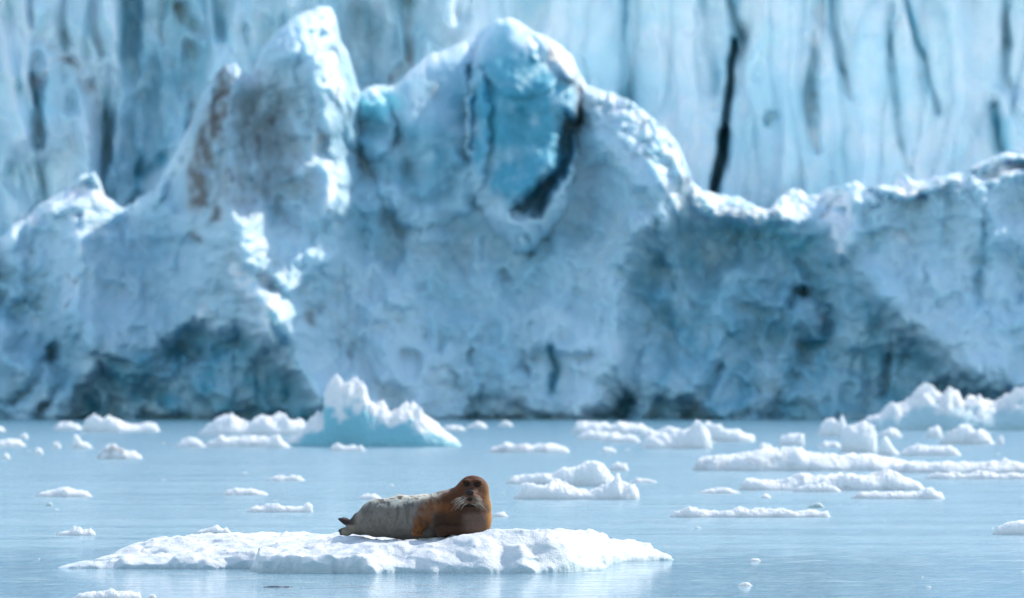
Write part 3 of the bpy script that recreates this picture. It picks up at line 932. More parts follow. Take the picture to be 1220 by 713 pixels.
# (x0, x1, skyline top row, water row, half depth px, label, options) - photo px, set at the distance where the row meets the water
FLOES = [
    # far left
    (-40, 8, 504, 514, 10, 'tiny white floe touching the left edge just under the glacier foot', {}),
    (62, 98, 501, 512, 12, 'low white floe strip under the glacier, left neighbour of a taller lump', {}),
    ([(98, 512), (101, 500), (106, 495), (116, 496), (122, 500), (130, 496), (138, 498), (146, 504), (158, 507), (172, 503), (184, 505), (190, 512)], None, 0, 514.5, 16,
     'white lump of brash ice with a long right tail at the far left glacier foot', {}),
    (-10, 31, 521, 532, 12, 'small flat white floe cut by the left edge, above the open water', {}),
    ([(85, 527), (88, 519), (93, 519), (97, 527), (104, 528), (110, 533)], None, 0, 534, 8, 'small faint floe with an upright knob left of centre-left water', {}),
    (22, 34, 514, 523, 6, 'tiny pale lump above the floe at the left edge', {}),
    ([(114, 547), (120, 538), (127, 531), (136, 530), (145, 533), (152, 538), (160, 538), (168, 543), (169, 547)], None, 0, 547, 14,
     'small humped floe with a grey dirty notch in its face', {'dirt': 0.55}),
    (61, 73, 525, 534, 6, 'tiny round lump of ice between two small floes at far left', {}),
    (39, 52, 532, 541, 6, 'tiny lump of ice just below the floe at the left edge', {}),
    (3, 12, 540, 547, 5, 'tiny faint speck of ice nearest the left edge in mid water', {}),
    (42, 110, 581, 592, 12, 'thin flat white floe alone on the left mid water', {}),
    (54, 63, 598, 603, 4, 'tiny dull ice fragment just under the thin left floe', {'mat': 'dull'}),
    ([(66, 637), (72, 634), (84, 632), (88, 627), (95, 628), (98, 632), (108, 630), (113, 634), (114, 638)], None, 0, 638, 8,
     'small white fragment with a rounded knob left above the big floe tip', {}),
    # left of the turquoise iceberg
    ([(236, 512), (246, 507), (256, 501), (266, 494), (276, 494), (286, 500), (296, 504), (304, 497), (312, 494), (330, 492), (348, 496), (362, 503), (372, 516)], None, 0, 518, 24,
     'wide white low berg leaning against the left flank of the turquoise iceberg', {}),
    (208, 246, 521, 533, 10, 'small white floe at the left tip of the ice around the turquoise iceberg', {}),
    (242, 330, 515, 532.5, 14, 'low white and grey floe in front of the wide low berg', {'dirt': 0.2}),
    ([(318, 532), (324, 520), (332, 519), (338, 526), (346, 531)], None, 0, 533.5, 10, 'bright white knob at the left foot of the turquoise iceberg', {}),
    ([(392, 537), (396, 530), (403, 528), (410, 532), (420, 530), (430, 530), (436, 537)], None, 0, 537.5, 6, 'small cream white floe floating in front of the turquoise iceberg', {}),
    # middle
    (263, 321, 581, 590, 10, 'thin straight white floe left of the seal in mid water', {}),
    ([(291, 610), (300, 604), (315, 601), (330, 600), (345, 603), (360, 603), (367, 599), (372, 602), (373, 610)], None, 0, 610.5, 10,
     'nearer thin white floe left of the seal, with a raised right end', {}),
    ([(231, 635), (240, 631), (250, 629), (258, 626), (264, 630), (270, 628), (275, 634)], None, 0, 635.5, 7, 'broken white fragments just behind the left back of the big floe', {}),
    (426, 456, 588, 595, 8, 'faint pale sliver of ice just above the seal back', {}),
    (318, 364, 565, 573, 8, 'very faint thin floe in mid water left of the seal head', {}),
    (524, 556, 505, 513, 8, 'small white brash strip right of the turquoise iceberg', {}),
    (554, 582, 502, 510, 8, 'small white brash lump near the glacier foot right of the turquoise iceberg', {}),
    (592, 612, 501, 508, 6, 'tiny white lump at the glacier foot above the grey fronted floe', {}),
    ([(580, 539), (588, 531), (604, 527), (620, 527), (634, 531), (648, 528), (664, 529), (674, 533), (679, 539)], None, 0, 539.5, 14,
     'low white floe with a grey shaded front in the middle distance above the seal head', {'dirt': 0.35}),
    (714, 735, 531, 539, 8, 'faint small floe right of the grey fronted one', {}),
    ([(603, 574), (612, 568), (626, 566), (640, 562), (655, 561), (672, 558), (684, 556), (692, 560), (694, 575)], None, 0, 577, 16,
     'flat white slab at the back of the knobbly floe right of the seal', {}),
    ([(682, 578), (684, 558), (688, 550), (694, 548), (702, 551), (712, 552), (722, 558), (730, 566), (734, 578)], None, 0, 579, 16,
     'rounded block of ice standing on the back of the knobbly floe right of the seal', {}),
    ([(612, 594), (618, 586), (622, 576), (630, 575), (640, 578), (652, 570), (662, 568), (672, 576), (684, 582), (700, 585), (712, 582), (722, 577), (730, 574),
      (735, 566), (738, 566), (741, 576), (750, 577), (756, 575), (761, 582), (762, 594)], None, 0, 595, 18,
     'knobbly white floe with upturned horns right of the seal', {'lump': 0.42}),
    ([(726, 560), (730, 552), (738, 550), (746, 552), (749, 560)], None, 0, 561, 8, 'small round white lump behind the horned floe', {}),
    (750, 784, 568, 575, 7, 'thin white sliver right behind the horned floe', {}),
    (586, 606, 609, 616, 7, 'small pale sliver touching the right side of the seal', {}),
    # right of the middle, far
    ([(681, 512), (688, 503), (704, 503), (720, 504), (734, 503), (748, 504), (764, 505), (778, 512)], None, 0, 516, 16, 'far white floe strip just under the dark glacier cave', {}),
    (686, 734, 512, 524, 10, 'pale low floe below the far strip under the dark cave', {}),
    (716, 764, 513, 527, 12, 'rounded white floe right of the pale low one under the dark cave', {}),
    ([(764, 531), (770, 522), (782, 518), (794, 516), (806, 514), (818, 510), (826, 502), (836, 504), (846, 514), (849, 534)], None, 0, 534.5, 20,
     'tall white pile of brash ice in the right middle distance', {'lump': 0.42}),
    (760, 822, 507, 522, 14, 'white ridge of brash behind the left side of the tall white pile', {}),
    ([(832, 512), (840, 503), (856, 505), (872, 511), (886, 514), (899, 518), (900, 526)], None, 0, 526.5, 14, 'white tapering floe behind the right side of the tall white pile', {}),
    ([(926, 530), (931, 520), (940, 517), (950, 517), (958, 515), (959, 530)], None, 0, 530.5, 10, 'small wedge shaped white block above the longest floe', {}),
    (900, 924, 527, 538, 9, 'faint low lump just behind the left part of the longest floe', {}),
    ([(974, 519), (979, 506), (986, 499), (994, 499), (998, 507), (1004, 495), (1008, 506), (1011, 519)], None, 0, 519.5, 10, 'spiky white ice piece with a thin upright spire', {'lump': 0.4}),
    (974, 1004, 521, 533, 9, 'low white ledge left of the square grey sided block', {}),
    ([(1002, 538), (1004, 516), (1010, 508), (1020, 507), (1030, 504), (1042, 508), (1045, 520), (1046, 538)], None, 0, 539, 18, 'square grey sided block of ice with a white top', {}),
    (1044, 1076, 508, 521, 10, 'white low floe between the square block and the long blue iceberg', {}),
    ([(1046, 541), (1050, 522), (1054, 518), (1060, 526), (1066, 534), (1073, 542)], None, 0, 542.5, 8, 'small sharp white fin right of the square block', {}),
    (1070, 1146, 528, 543, 12, 'thin uneven white floe trailing right of the sharp fin', {}),
    ([(1104, 520), (1106, 509), (1116, 507), (1121, 510), (1123, 521)], None, 0, 521.5, 10, 'small white cube of ice in front of the long blue iceberg', {}),
    ([(1120, 521), (1130, 514), (1142, 509), (1154, 507), (1162, 514), (1172, 512), (1180, 520), (1186, 529)], None, 0, 529.5, 12, 'jumble of white brash right of the small cube', {'lump': 0.42, 'dirt': 0.15}),
    (1188, 1197, 516, 529, 6, 'tiny upright chip of ice at the right end of the brash jumble', {}),
    ([(826, 556), (832, 546), (850, 543), (870, 542), (890, 539), (905, 536), (920, 534), (940, 533), (955, 532), (962, 538), (985, 540), (1010, 541), (1030, 540),
      (1050, 543), (1072, 547), (1090, 552), (1096, 560)], None, 0, 561, 34, 'longest flat white floe across the right middle water with grey pits', {'dirt': 0.25, 'lump': 0.22}),
    ([(1050, 562), (1066, 553), (1090, 550), (1110, 551), (1130, 550), (1160, 551), (1190, 549), (1197, 546), (1206, 550), (1230, 552), (1260, 556), (1280, 563)], None, 0, 563.5, 22,
     'long white floe reaching the right edge behind a row of white knobs', {'dirt': 0.2}),
    ([(1102, 570), (1110, 564), (1124, 563), (1138, 562), (1150, 565), (1164, 561), (1178, 562), (1190, 565), (1206, 563), (1224, 564), (1244, 570)], None, 0, 571, 12,
     'row of rounded white knobs in front of the long floe at the right edge', {'lump': 0.45}),
    ([(880, 582), (886, 573), (900, 569), (916, 572), (930, 573), (944, 568), (960, 565), (976, 567), (990, 567), (1002, 562), (1014, 563), (1030, 566), (1046, 565),
      (1060, 561), (1070, 563), (1080, 570), (1094, 574), (1102, 580)], None, 0, 584, 22, 'broad lumpy white floe with a grey shaded front, below the longest floe', {'dirt': 0.25}),
    ([(944, 585), (952, 579), (966, 577), (980, 576), (992, 578), (1002, 585)], None, 0, 586, 8, 'small white ledge in front of the broad lumpy floe', {}),
    (831, 883, 580, 588, 9, 'thin white floe just left of the broad lumpy floe', {}),
    ([(1014, 593), (1022, 587), (1040, 586), (1060, 585), (1080, 586), (1098, 585), (1104, 581), (1112, 582), (1122, 587), (1126, 594)], None, 0, 594.5, 12,
     'thin white floe with a tilted grey block on its right end', {'dirt': 0.15}),
    (906, 919, 588, 594, 5, 'tiny faint lump under the broad lumpy floe', {}),
    ([(798, 614), (806, 608), (816, 606), (822, 603), (832, 607), (846, 608), (860, 609), (874, 607), (880, 604), (892, 607), (910, 605), (930, 606), (950, 607),
      (970, 608), (986, 609), (989, 614)], None, 0, 616.5, 14, 'long thin white floe with small bumps right of the seal', {'dirt': 0.1}),
    (961, 983, 599, 605, 4, 'tiny greenish ice fragment above the right end of the long thin floe', {'mat': 'dull'}),
    ([(1183, 634), (1190, 628), (1200, 624), (1214, 621), (1230, 619), (1256, 620), (1270, 636)], None, 0, 637, 14, 'white floe with a sloping left tip at the right edge, nearer water', {}),
    # near
    ([(86, 711), (96, 707), (110, 706), (124, 705), (132, 702), (140, 705), (154, 705), (166, 707), (168, 712)], None, 0, 714, 14,
     'flat white piece at the bottom left edge in front of the big floe', {'lump': 0.4}),
    (177, 186, 706, 712.5, 4, 'tiny ice chip right of the flat piece at the bottom edge', {}),
    (878, 897, 693.5, 698, 3, 'tiny cloudy ice chip on the near water right of the big floe', {}),
    (892, 907, 665, 668.5, 3, 'tiny white ice chip on open water right of the big floe tip', {}),
    (312, 350, 697.5, 700, 3, 'dark slim wet ice sliver awash in front of the big floe', {'mat': 'dark'}),
]
M_DULL = mat_floe('clear_wet_ice', (0.62, 0.68, 0.66), (0.35, 0.45, 0.44), 9.0)
M_DARK = mat_floe('dark_clear_ice', (0.10, 0.14, 0.17), (0.07, 0.11, 0.14), 9.0)


def build_floes():
    for i, (a, b, top, base, depth, label, opt) in enumerate(FLOES):
        opt = dict(opt)
        sil = a if isinstance(a, list) else flat_sil(a, b, top, base, seed=i * 1.73)
        sil = list(sil)
        sil[0] = (sil[0][0], max(sil[0][1], base - 1.5))
        sil[-1] = (sil[-1][0], max(sil[-1][1], base - 1.5))
        mk = opt.pop('mat', None)
        m = {'dull': M_DULL, 'dark': M_DARK}.get(mk)
        opt.setdefault('lump', 0.36)
        ice_piece('ice_floe', sil, base, depth, label, 'ice floe', G, m, seed=i * 2.37 + 1, **opt)


build_floes()


def build_crumbs():
    rc = random.Random(21)
    n = 0
    while n < 34:
        base = 508 + 200 * rc.random() ** 1.3
        x = rc.uniform(-20, 1240)
        if 60 < x < 820 and base > 618:
            continue
        wd = rc.uniform(3.5, 8.0)
        sil = flat_sil(x - wd / 2, x + wd / 2, base - rc.uniform(1.0, 2.2), base, 7, seed=n * 3.1)
        ice_piece('ice_crumb', sil, base, wd * 0.5, 'tiny pale crumb of ice scattered on the open water', 'ice crumb', 'ice crumbs dotting the water',
                  M_DULL if n % 3 else None, lump=0.3, seed=n * 1.9 + 50)
        n += 1


build_crumbs()


# ------------------------------------------------------------------ the big floe under the seal
def build_main_floe():
    edge = [(72, 137.3), (110, 136.9), (200, 136.7), (296, 136.6), (304, 136.2), (303, 134.1), (312, 133.8), (360, 133.55), (430, 133.5), (500, 133.55), (560, 133.6),
            (640, 133.75), (690, 134.6), (712, 136.6), (724, 139.4), (735, 142.2), (770, 142.8), (801, 143.3), (803, 144.4), (770, 145.2), (700, 146.0), (560, 145.6),
            (400, 144.2), (260, 142.6), (170, 140.6), (110, 138.8), (72, 137.9)]
    poly = [((p - 610) * Y / FPX, Y) for p, Y in edge]
    pts = [(84, 137.4, 675), (110, 137.5, 668), (125, 138.2, 664), (140, 138, 662), (170, 138, 660), (200, 138.6, 649), (230, 139.5, 641), (260, 140, 637), (300, 139, 642),
           (250, 137.6, 660), (200, 137.5, 663), (300, 137.3, 655), (300, 141, 635), (350, 141, 635), (350, 137.5, 648), (400, 141, 636), (430, 140, 638), (400, 138, 642),
           (310, 134.4, 664), (325, 134.3, 659), (345, 134.2, 660), (380, 134.1, 662), (410, 134.1, 662), (430, 134.2, 657), (400, 135.6, 648), (340, 135.8, 653),
           (450, 134.3, 652), (465, 134.5, 648), (480, 134.5, 646), (495, 134.5, 649), (510, 134.5, 650), (525, 134.5, 646), (540, 134.4, 641), (555, 134.4, 636.5),
           (575, 134.4, 634), (595, 134.5, 630.5), (620, 134.5, 631), (640, 134.5, 633), (660, 134.7, 641), (690, 135.6, 655), (712, 137.5, 667),
           (470, 133.8, 668), (540, 133.8, 664), (600, 133.9, 655), (640, 134.0, 655),
           (420, 136.2, 638), (450, 136, 643), (480, 135.6, 644), (500, 135.2, 643), (520, 135.2, 641), (540, 135.3, 638), (570, 135.3, 637), (600, 136, 632),
           (650, 138, 632), (700, 139, 633), (700, 141, 632), (724, 142, 630.5), (750, 142.8, 641), (780, 143.4, 656), (795, 143.8, 663), (500, 140, 639), (600, 140, 634),
           (600, 144, 636), (450, 143, 640), (300, 142.3, 642), (750, 144.6, 645)]
    cp = np.array([((p - 610) * Y / FPX, Y, CAM_H - (r - HORIZON) * Y / FPX) for p, Y, r in pts], np.float32)
    dx, dy, dz = 0.026, 0.055, 0.02
    xs = np.arange(-5.6, 2.15, dx)
    ys = np.arange(133.2, 146.4, dy)
    zs = np.arange(-0.12, 0.72, dz)
    X, Y = np.meshgrid(xs.astype(np.float32), ys.astype(np.float32), indexing='ij')
    num = np.zeros_like(X)
    den = np.zeros_like(X)
    wx = X + 0.10 * fbm(X * 1.3, Y * 1.3, 4.4, 3)
    wy = Y + 0.16 * fbm(X * 1.3, Y * 1.3, 8.8, 3)
    for (cx, cy, cz) in cp:
        r2 = (wx - cx) ** 2 + ((wy - cy) * 0.8) ** 2 + 0.01
        k = 1 / r2 ** 1.7
        num += k * cz
        den += k
    H = num / den
    d = poly_dist(wx, wy + 0.10 * fbm(X * 2.3, Y * 1.0, 2.0, 3), poly)
    front = smooth(0.9, 0.0, d)
    # hummocks, small drifts and a scalloped front
    H = H + 0.045 * (0.5 - billow(X * 1.5, Y * 0.9, 3.0, 4, 0.55) * 1.4) + 0.02 * fbm(X * 5, Y * 3, 6.0, 3)
    scal = billow(X * 1.1 + 0.3, Y * 0.7, 11.0, 3, 0.5)
    slab = smooth(-3.12, -3.0, X) * smooth(-1.2, -2.0, X) * smooth(136.4, 135.6, Y)
    ew = (0.16 + 0.38 * np.clip(scal, 0, 1)) * (1 - 0.8 * slab)
    H = H * np.clip((d + 0.02) / ew, 0, 1) ** 0.55
    H = np.where(d < -0.02, -0.3, H)
    # the seal presses a shallow bed
    Z = zs[None, None, :].astype(np.float32)
    f = Z - H[:, :, None]
    near = np.abs(f) < 0.16
    n = np.zeros_like(f)
    I = np.nonzero(near)
    px_, py_, pz_ = xs[I[0]], ys[I[1]], zs[I[2]]
    n[I] = 0.055 * (billow(px_ * 2.6, py_ * 2.0, pz_ * 4.2, 4, 0.55) - 0.4) + 0.012 * fbm(px_ * 13, py_ * 9, pz_ * 14, 2)
    f = f + n
    f = np.maximum(f, -(Z + 0.10))
    v, q = surface_nets(f, (xs[0], ys[0], zs[0]), (dx, dy, dz))
    v = relax(v, q, 1, 0.4)
    vx, vy, vz = v.T
    m = 0.75 * smooth(0.10, 0.015, vz + 0.03 * fbm(vx * 3, vy * 2, 0.4, 3))
    m = np.maximum(m, 0.35 * smooth(0.30, 0.05, vz) * smooth(0.2, 0.7, 0.5 + fbm(vx * 1.4, vy, vz * 4, 3)))
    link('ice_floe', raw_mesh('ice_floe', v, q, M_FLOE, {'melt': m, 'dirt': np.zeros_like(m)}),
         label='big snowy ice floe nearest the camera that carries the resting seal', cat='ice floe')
    return xs, ys, H


FLOE_MAP = build_main_floe()


# ------------------------------------------------------------------ the seal
def smin(a, b, k):
    h = np.clip(0.5 + 0.5 * (b - a) / k, 0, 1)
    return b + (a - b) * h - k * h * (1 - h)


def cone(X, Y, Z, a, b, ra, rb):
    ax, ay, az = a
    bx, by, bz = b
    dx, dy, dz = bx - ax, by - ay, bz - az
    t = np.clip(((X - ax) * dx + (Y - ay) * dy + (Z - az) * dz) / (dx * dx + dy * dy + dz * dz), 0, 1)
    return np.sqrt((X - ax - t * dx) ** 2 + (Y - ay - t * dy) ** 2 + (Z - az - t * dz) ** 2) - (ra + t * (rb - ra))


def ellip(X, Y, Z, c, r, axis=(1, 0, 0), up=(0, 0, 1)):
    a = Vector(axis).normalized()
    u = Vector(up)
    s = a.cross(u).normalized()
    u = s.cross(a)
    P = (X - c[0], Y - c[1], Z - c[2])
    p = [P[0] * e[0] + P[1] * e[1] + P[2] * e[2] for e in (a, s, u)]
    k0 = np.sqrt((p[0] / r[0]) ** 2 + (p[1] / r[1]) ** 2 + (p[2] / r[2]) ** 2)
    k1 = np.sqrt((p[0] / r[0] ** 2) ** 2 + (p[1] / r[1] ** 2) ** 2 + (p[2] / r[2] ** 2) ** 2)
    return k0 * (k0 - 1) / (k1 + 1e-6)


EYES = [(0.562, -0.296, 0.632), (0.684, -0.308, 0.628)]
NOSE = (0.597, -0.428, 0.532)


def build_seal():
    st = 0.0115
    xs = np.arange(-1.08, 1.0, st)
    ys = np.arange(-0.62, 1.0, st)
    zs = np.arange(-0.10, 0.80, st)
    X, Y, Z = np.meshgrid(xs.astype(np.float32), ys.astype(np.float32), zs.astype(np.float32), indexing='ij')
    T = [((-0.80, 0.68, 0.10), 0.065), ((-0.70, 0.60, 0.155), 0.135), ((-0.52, 0.47, 0.215), 0.215), ((-0.25, 0.30, 0.23), 0.255),
         ((0.05, 0.12, 0.235), 0.265), ((0.30, -0.02, 0.255), 0.275), ((0.575, -0.13, 0.22), 0.285)]
    f = None
    for (a, ra), (b, rb) in zip(T[:-1], T[1:]):
        g = cone(X, Y, Z, a, b, ra, rb)
        f = g if f is None else smin(f, g, 0.05)
    f = smin(f, cone(X, Y, Z, (0.30, 0.0, 0.30), (0.60, -0.12, 0.42), 0.22, 0.235), 0.07)            # neck roll
    f = smin(f, cone(X, Y, Z, (0.61, -0.13, 0.38), (0.635, -0.15, 0.555), 0.235, 0.165), 0.05)       # neck to head
    f = smin(f, ellip(X, Y, Z, (0.632, -0.15, 0.563), (0.190, 0.165, 0.165)), 0.04)
    f = smin(f, cone(X, Y, Z, (0.625, -0.22, 0.50), (0.600, -0.36, 0.475), 0.13, 0.075), 0.05)       # muzzle
    for c in ((0.538, -0.372, 0.432), (0.664, -0.377, 0.430)):                                       # whisker pads
        f = smin(f, ellip(X, Y, Z, c, (0.080, 0.080, 0.070)), 0.02)
    f = smin(f, ellip(X, Y, Z, (0.600, -0.325, 0.372), (0.085, 0.075, 0.045)), 0.025)                # lower jaw
    f = smin(f, ellip(X, Y, Z, (0.597, -0.405, 0.525), (0.045, 0.042, 0.035)), 0.03)
    for (ex, ey, ez), s in zip(EYES, (-1, 1)):
        f = smin(f, ellip(X, Y, Z, (ex + 0.01 * s, ey + 0.018, ez + 0.036), (0.05, 0.03, 0.022)), 0.03)   # brow
        g = np.sqrt((X - ex) ** 2 + (Y - ey + 0.012) ** 2 + (Z - ez) ** 2) - 0.024
        f = -smin(-f, g, 0.02)
    mouth = np.minimum(cone(X, Y, Z, (0.540, -0.40, 0.376), (0.600, -0.440, 0.392), 0.010, 0.014), cone(X, Y, Z, (0.600, -0.440, 0.392), (0.668, -0.40, 0.374), 0.014, 0.010))
    f = -smin(-f, mouth, 0.02)
    f = -smin(-f, cone(X, Y, Z, (0.598, -0.455, 0.50), (0.600, -0.455, 0.41), 0.016, 0.014), 0.025)
    # right fore flipper, out to the side
    fl = cone(X, Y, Z, (0.16, -0.12, 0.36), (0.03, -0.20, 0.20), 0.115, 0.085)
    fl = smin(fl, cone(X, Y, Z, (0.03, -0.20, 0.20), (-0.035, -0.27, 0.045), 0.085, 0.055), 0.05)
    for k in range(5):
        a = -0.055 + 0.026 * k
        fl = smin(fl, cone(X, Y, Z, (a * 0.8 - 0.02, -0.28, 0.04), (a, -0.385 + 0.012 * abs(k - 1), 0.012), 0.024, 0.014), 0.018)
    f = smin(f, fl, 0.035)
    # left fore flipper folded under the chest
    fr = cone(X, Y, Z, (0.56, -0.33, 0.10), (0.31, -0.42, 0.085), 0.085, 0.055)
    for k in range(5):
        fr = smin(fr, cone(X, Y, Z, (0.30, -0.40 - 0.008 * k, 0.125 - 0.022 * k), (0.205 + 0.008 * k, -0.43 - 0.008 * k, 0.105 - 0.024 * k), 0.026, 0.014), 0.018)
    f = smin(f, fr, 0.03)
    # hind flippers, one lying, one raised
    for (c, r, axis, up) in (((-0.855, 0.70, 0.165), (0.11, 0.055, 0.034), (-0.8, 0.15, 0.45), (0.3, -0.5, 1)),
                             ((-0.845, 0.58, 0.065), (0.13, 0.06, 0.038), (-1.0, -0.15, -0.22), (0, -0.5, 1))):
        f = smin(f, ellip(X, Y, Z, c, r, axis, up), 0.05)
        ax = Vector(axis).normalized()
        sd = ax.cross(Vector(up)).normalized()
        for k in range(5):
            o = Vector(c) + ax * 0.03 + sd * (0.018 * (k - 2))
            e = Vector(c) + ax * (0.095 + 0.012 * abs(k - 2)) + sd * (0.022 * (k - 2))
            f = smin(f, cone(X, Y, Z, tuple(o), tuple(e), 0.026, 0.012), 0.016)
    # skin: loose folds and a slightly flattened belly
    near = np.abs(f) < 0.05
    I = np.nonzero(near)
    x, y, z = xs[I[0]], ys[I[1]], zs[I[2]]
    body = smooth(0.45, 0.15, x)
    f[I] += (0.006 + 0.008 * body) * fbm(x * 4, y * 4, z * 6, 3) + 0.004 * body * perlin(x * 14 + y * 8, y * 4, z * 9)
    v, q = surface_nets(f, (xs[0], ys[0], zs[0]), (st, st, st))
    v = relax(v, q, 2, 0.45)
    x, y, z = v.T
    # coat
    n = fbm(x * 5, y * 5, z * 5, 4)
    nf = fbm(x * 16, y * 16, z * 16, 3)
    def col(*c):
        return np.array(c, np.float32)[None, :]
    def blend(a, b, m):
        return a + (b - a) * np.clip(m, 0, 1)[:, None]
    streak = fbm(x * 26 + y * 10, y * 9, z * 6, 3)
    grey = blend(col(0.20, 0.172, 0.148) + 0 * x[:, None], col(0.86, 0.76, 0.60), smooth(0.35, 0.46, z + 0.05 * n))  # cream along the back paints in its sunlit top
    grey = blend(grey, col(0.13, 0.105, 0.09), 0.8 * smooth(-0.1, 0.6, streak) * smooth(-0.05, 0.30, z))
    grey = blend(grey, col(0.14, 0.10, 0.07), 0.7 * smooth(0.2, 0.6, streak + 0.4 * n) * smooth(0.36, 0.44, z))
    rust = blend(col(0.18, 0.055, 0.016) + 0 * x[:, None], col(0.27, 0.090, 0.025), smooth(-0.4, 0.7, n + 0.5 * (z - 0.4)))
    rust = blend(rust, col(0.10, 0.032, 0.012), 0.5 * smooth(0.0, 0.7, fbm(x * 9, y * 9, z * 4, 3)))
    rust = blend(rust, col(0.62, 0.28, 0.06), smooth(0.76, 0.86, x) + 0.6 * smooth(0.10, 0.30, y) * smooth(0.38, 0.5, z))  # golden rim light painted on the right edge and upper back
    fd = np.minimum(cone(x, y, z, (0.16, -0.12, 0.36), (0.03, -0.20, 0.20), 0.115, 0.085), cone(x, y, z, (0.03, -0.20, 0.20), (-0.035, -0.27, 0.045), 0.085, 0.055))
    fd = np.minimum(fd, cone(x, y, z, (-0.035, -0.27, 0.045), (-0.04, -0.40, 0.01), 0.07, 0.05))
    c = blend(grey, rust, smooth(0.02, 0.42, x + 0.10 * (z - 0.3) + 0.16 * n + 0.08 * nf - 0.10 * y))
    # shade painted between flipper and chest, brown grey bare chest and throat
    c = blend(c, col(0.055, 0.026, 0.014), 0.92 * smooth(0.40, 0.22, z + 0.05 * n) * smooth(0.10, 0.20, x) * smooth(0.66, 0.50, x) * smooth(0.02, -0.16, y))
    ch = smooth(0.20, 0.04, np.hypot((x - 0.665) / 0.85, (z - 0.19) / 1.2) - 0.05 + 0.03 * n) * smooth(-0.10, -0.25, y)
    c = blend(c, col(0.15, 0.10, 0.08), ch * 0.95)
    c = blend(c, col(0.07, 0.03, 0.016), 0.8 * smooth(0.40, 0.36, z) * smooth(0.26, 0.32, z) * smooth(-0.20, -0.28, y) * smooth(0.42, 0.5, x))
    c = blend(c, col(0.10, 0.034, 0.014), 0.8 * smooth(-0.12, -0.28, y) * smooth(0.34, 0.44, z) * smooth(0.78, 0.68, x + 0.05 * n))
    # head: rusty cap, dark bridge from the eyes down to the nose, greyish pads
    br_ = smooth(0.085, 0.035, np.hypot((x - 0.608) / 1.1, (z - 0.585) / 1.3)) * smooth(-0.22, -0.28, y)
    c = blend(c, col(0.10, 0.058, 0.05), br_ * 0.9)
    c = blend(c, col(0.15, 0.05, 0.022), 0.6 * smooth(0.13, 0.05, np.hypot(x - 0.622, z - 0.66)) * smooth(-0.2, -0.26, y))
    for (ex, ey, ez) in EYES:
        c = blend(c, col(0.022, 0.013, 0.011), smooth(0.052, 0.026, np.sqrt((x - ex) ** 2 + (y - ey) ** 2 + ((z - ez) * 1.4) ** 2)))
    c = blend(c, col(0.40, 0.20, 0.14), 0.7 * smooth(0.04, 0.015, np.hypot(x - 0.668, z - 0.555)) * smooth(-0.25, -0.3, y))
    pads = np.zeros_like(x)
    for cx in (0.535, 0.665):
        pads = np.maximum(pads, smooth(0.095, 0.045, np.sqrt((x - cx) ** 2 + ((z - 0.435) * 1.15) ** 2)))
    pads *= smooth(-0.31, -0.37, y)
    c = blend(c, col(0.21, 0.135, 0.10), pads * 0.95)
    c = blend(c, col(0.03, 0.018, 0.015), smooth(0.034, 0.018, np.hypot((x - 0.598) * 0.75, (z - 0.452) * 1.1)) * smooth(-0.36, -0.39, y))
    c = blend(c, col(0.028, 0.014, 0.012), smooth(0.026, 0.012, np.abs(z - 0.378)) * smooth(-0.28, -0.32, y) * smooth(0.13, 0.10, np.abs(x - 0.604)))
    # flippers
    rf = smooth(0.05, -0.01, fd + 0.02 * n) * smooth(0.50, 0.36, z + 0.03 * n) * smooth(-0.02, -0.12, y)
    rfc = blend(col(0.19, 0.066, 0.02) + 0 * x[:, None], col(0.08, 0.03, 0.012), smooth(0.0, 0.5, nf) * 0.7 + smooth(0.02, 0.10, x - 0.45 * z))
    c = blend(c, rfc, rf)
    hf = smooth(-0.74, -0.82, x)
    c = blend(c, col(0.24, 0.20, 0.15), hf)
    c = blend(c, col(0.045, 0.03, 0.028), hf * smooth(0.125, 0.145, z))
    c = blend(c, col(0.05, 0.04, 0.035), smooth(-0.92, -0.96, x))
    c = c * (1 - 0.25 * smooth(0.12, 0.3, x) * smooth(-0.02, -0.2, y))[:, None]  # front of head and chest darkened, shade painted into the coat
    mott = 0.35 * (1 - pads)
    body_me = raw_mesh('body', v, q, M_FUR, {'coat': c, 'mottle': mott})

    root = bpy.data.objects.new('seal', None)
    root.empty_display_size = 0.3
    COL.objects.link(root)
    root.location = ((500 - 610) * SEAL_Y / FPX, SEAL_Y, CAM_H - (640 - HORIZON) * SEAL_Y / FPX)
    root['label'] = 'rusty brown headed seal with pale whiskers lying on the big floe and facing the camera'
    root['category'] = 'seal'
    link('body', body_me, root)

    def ball(name, c, r, mat, parent, label=None):
        import bmesh
        bm = bmesh.new()
        bmesh.ops.create_uvsphere(bm, u_segments=16, v_segments=10, radius=1.0)
        for vv in bm.verts:
            vv.co = (vv.co.x * r[0], vv.co.y * r[1], vv.co.z * r[2])
        me = bpy.data.meshes.new(name)
        bm.to_mesh(me)
        bm.free()
        for p in me.polygons:
            p.use_smooth = True
        me.materials.append(mat)
        return link(name, me, parent, label, loc=c)
    m_eye = plain('seal_eye', (0.006, 0.005, 0.005), 0.12, 0.25)
    m_nose = plain('seal_nose_skin', (0.022, 0.016, 0.015), 0.45, 0.2)
    m_wh = plain('whisker_hair', (0.62, 0.54, 0.43), 0.45)
    m_claw = plain('claw_horn', (0.06, 0.045, 0.035), 0.4)
    for e in EYES:
        ball('eye', (e[0], e[1] + 0.012, e[2]), (0.021, 0.020, 0.021), m_eye, root)
    # nose: pad with two nostrils pressed in
    import bmesh
    bm = bmesh.new()
    bmesh.ops.create_uvsphere(bm, u_segments=28, v_segments=18, radius=1.0)
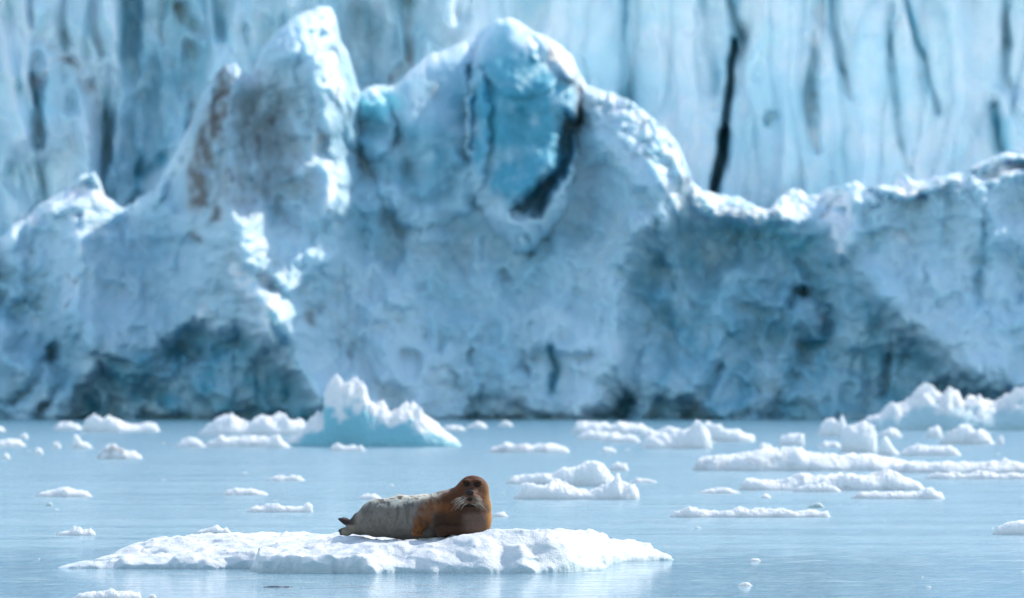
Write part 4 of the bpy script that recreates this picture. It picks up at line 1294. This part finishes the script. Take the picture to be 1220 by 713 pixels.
    for vv in bm.verts:
        p = vv.co
        k = 1.0
        for s in (-1, 1):
            d = math.hypot(p.x - 0.42 * s, p.z + 0.12 - 0.25 * abs(p.x)) if p.y < 0 else 9
            k -= 0.35 * math.exp(-(d / 0.22) ** 2)
        vv.co = (p.x * 0.052 * k * (1.0 + 0.25 * p.z), p.y * 0.032 * k, p.z * 0.031 * k)
    me = bpy.data.meshes.new('nose')
    bm.to_mesh(me)
    bm.free()
    for p in me.polygons:
        p.use_smooth = True
    me.materials.append(m_nose)
    link('nose', me, root, loc=NOSE)

    # whiskers: one tuft of stiff hairs on each pad
    rnd = random.Random(5)
    for s, pc in ((-1, (0.538, -0.440, 0.432)), (1, (0.664, -0.445, 0.430))):
        vs, fs = [], []
        for i in range(34):
            a = rnd.uniform(-0.052, 0.048)
            b = rnd.uniform(-0.042, 0.042)
            o = Vector((pc[0] + a, pc[1] + 0.25 * (abs(a) + abs(b)), pc[2] + b))
            out = Vector((s * rnd.uniform(0.55, 1.0), -rnd.uniform(0.25, 0.7), rnd.uniform(-0.35, 0.12) + b * 3)).normalized()
            L = rnd.uniform(0.08, 0.17) * (1.0 if a * s > -0.02 else 0.7)
            pv = None
            for j in range(6):
                t = j / 5
                p = o + out * (L * t) + Vector((0, 0.03, -0.55)) * (L * t) ** 2 * 6 * rnd.uniform(0.8, 1.2)
                r = 0.0020 * (1 - 0.6 * t)
                base = len(vs)
                for k in range(3):
                    an = k * 2.094
                    vs.append(p + Vector((0, math.cos(an), math.sin(an))) * r)
                if pv is not None:
                    for k in range(3):
                        fs.append((pv + k, pv + (k + 1) % 3, base + (k + 1) % 3, base + k))
                pv = base
        me = raw_mesh('whiskers', np.array([tuple(p) for p in vs]), np.array(fs), m_wh)
        link('whiskers', me, root)
    # claws
    def claw(a, b, r):
        bmc = bmesh.new()
        bmesh.ops.create_cone(bmc, segments=8, radius1=r, radius2=r * 0.15, depth=1.0, cap_ends=True)
        mc = bpy.data.meshes.new('claw')
        A, B = Vector(a), Vector(b)
        for vv in bmc.verts:
            vv.co = Vector((vv.co.x, vv.co.y - 0.15 * r * (vv.co.z + 0.5), (vv.co.z) * (B - A).length))
        bmc.to_mesh(mc)
        bmc.free()
        for p in mc.polygons:
            p.use_smooth = True
        mc.materials.append(m_claw)
        o = link('claw', mc, root, loc=(A + B) / 2)
        o.rotation_euler = (B - A).to_track_quat('Z', 'Y').to_euler()
    for k in range(5):
        a = -0.055 + 0.026 * k
        y0 = -0.385 + 0.012 * abs(k - 1)
        claw((a, y0 - 0.004, 0.016), (a - 0.003, y0 - 0.045, 0.006), 0.008)
        claw((0.205 + 0.008 * k, -0.432 - 0.008 * k, 0.107 - 0.024 * k), (0.165 + 0.008 * k, -0.444 - 0.008 * k, 0.095 - 0.024 * k), 0.008)


build_seal()
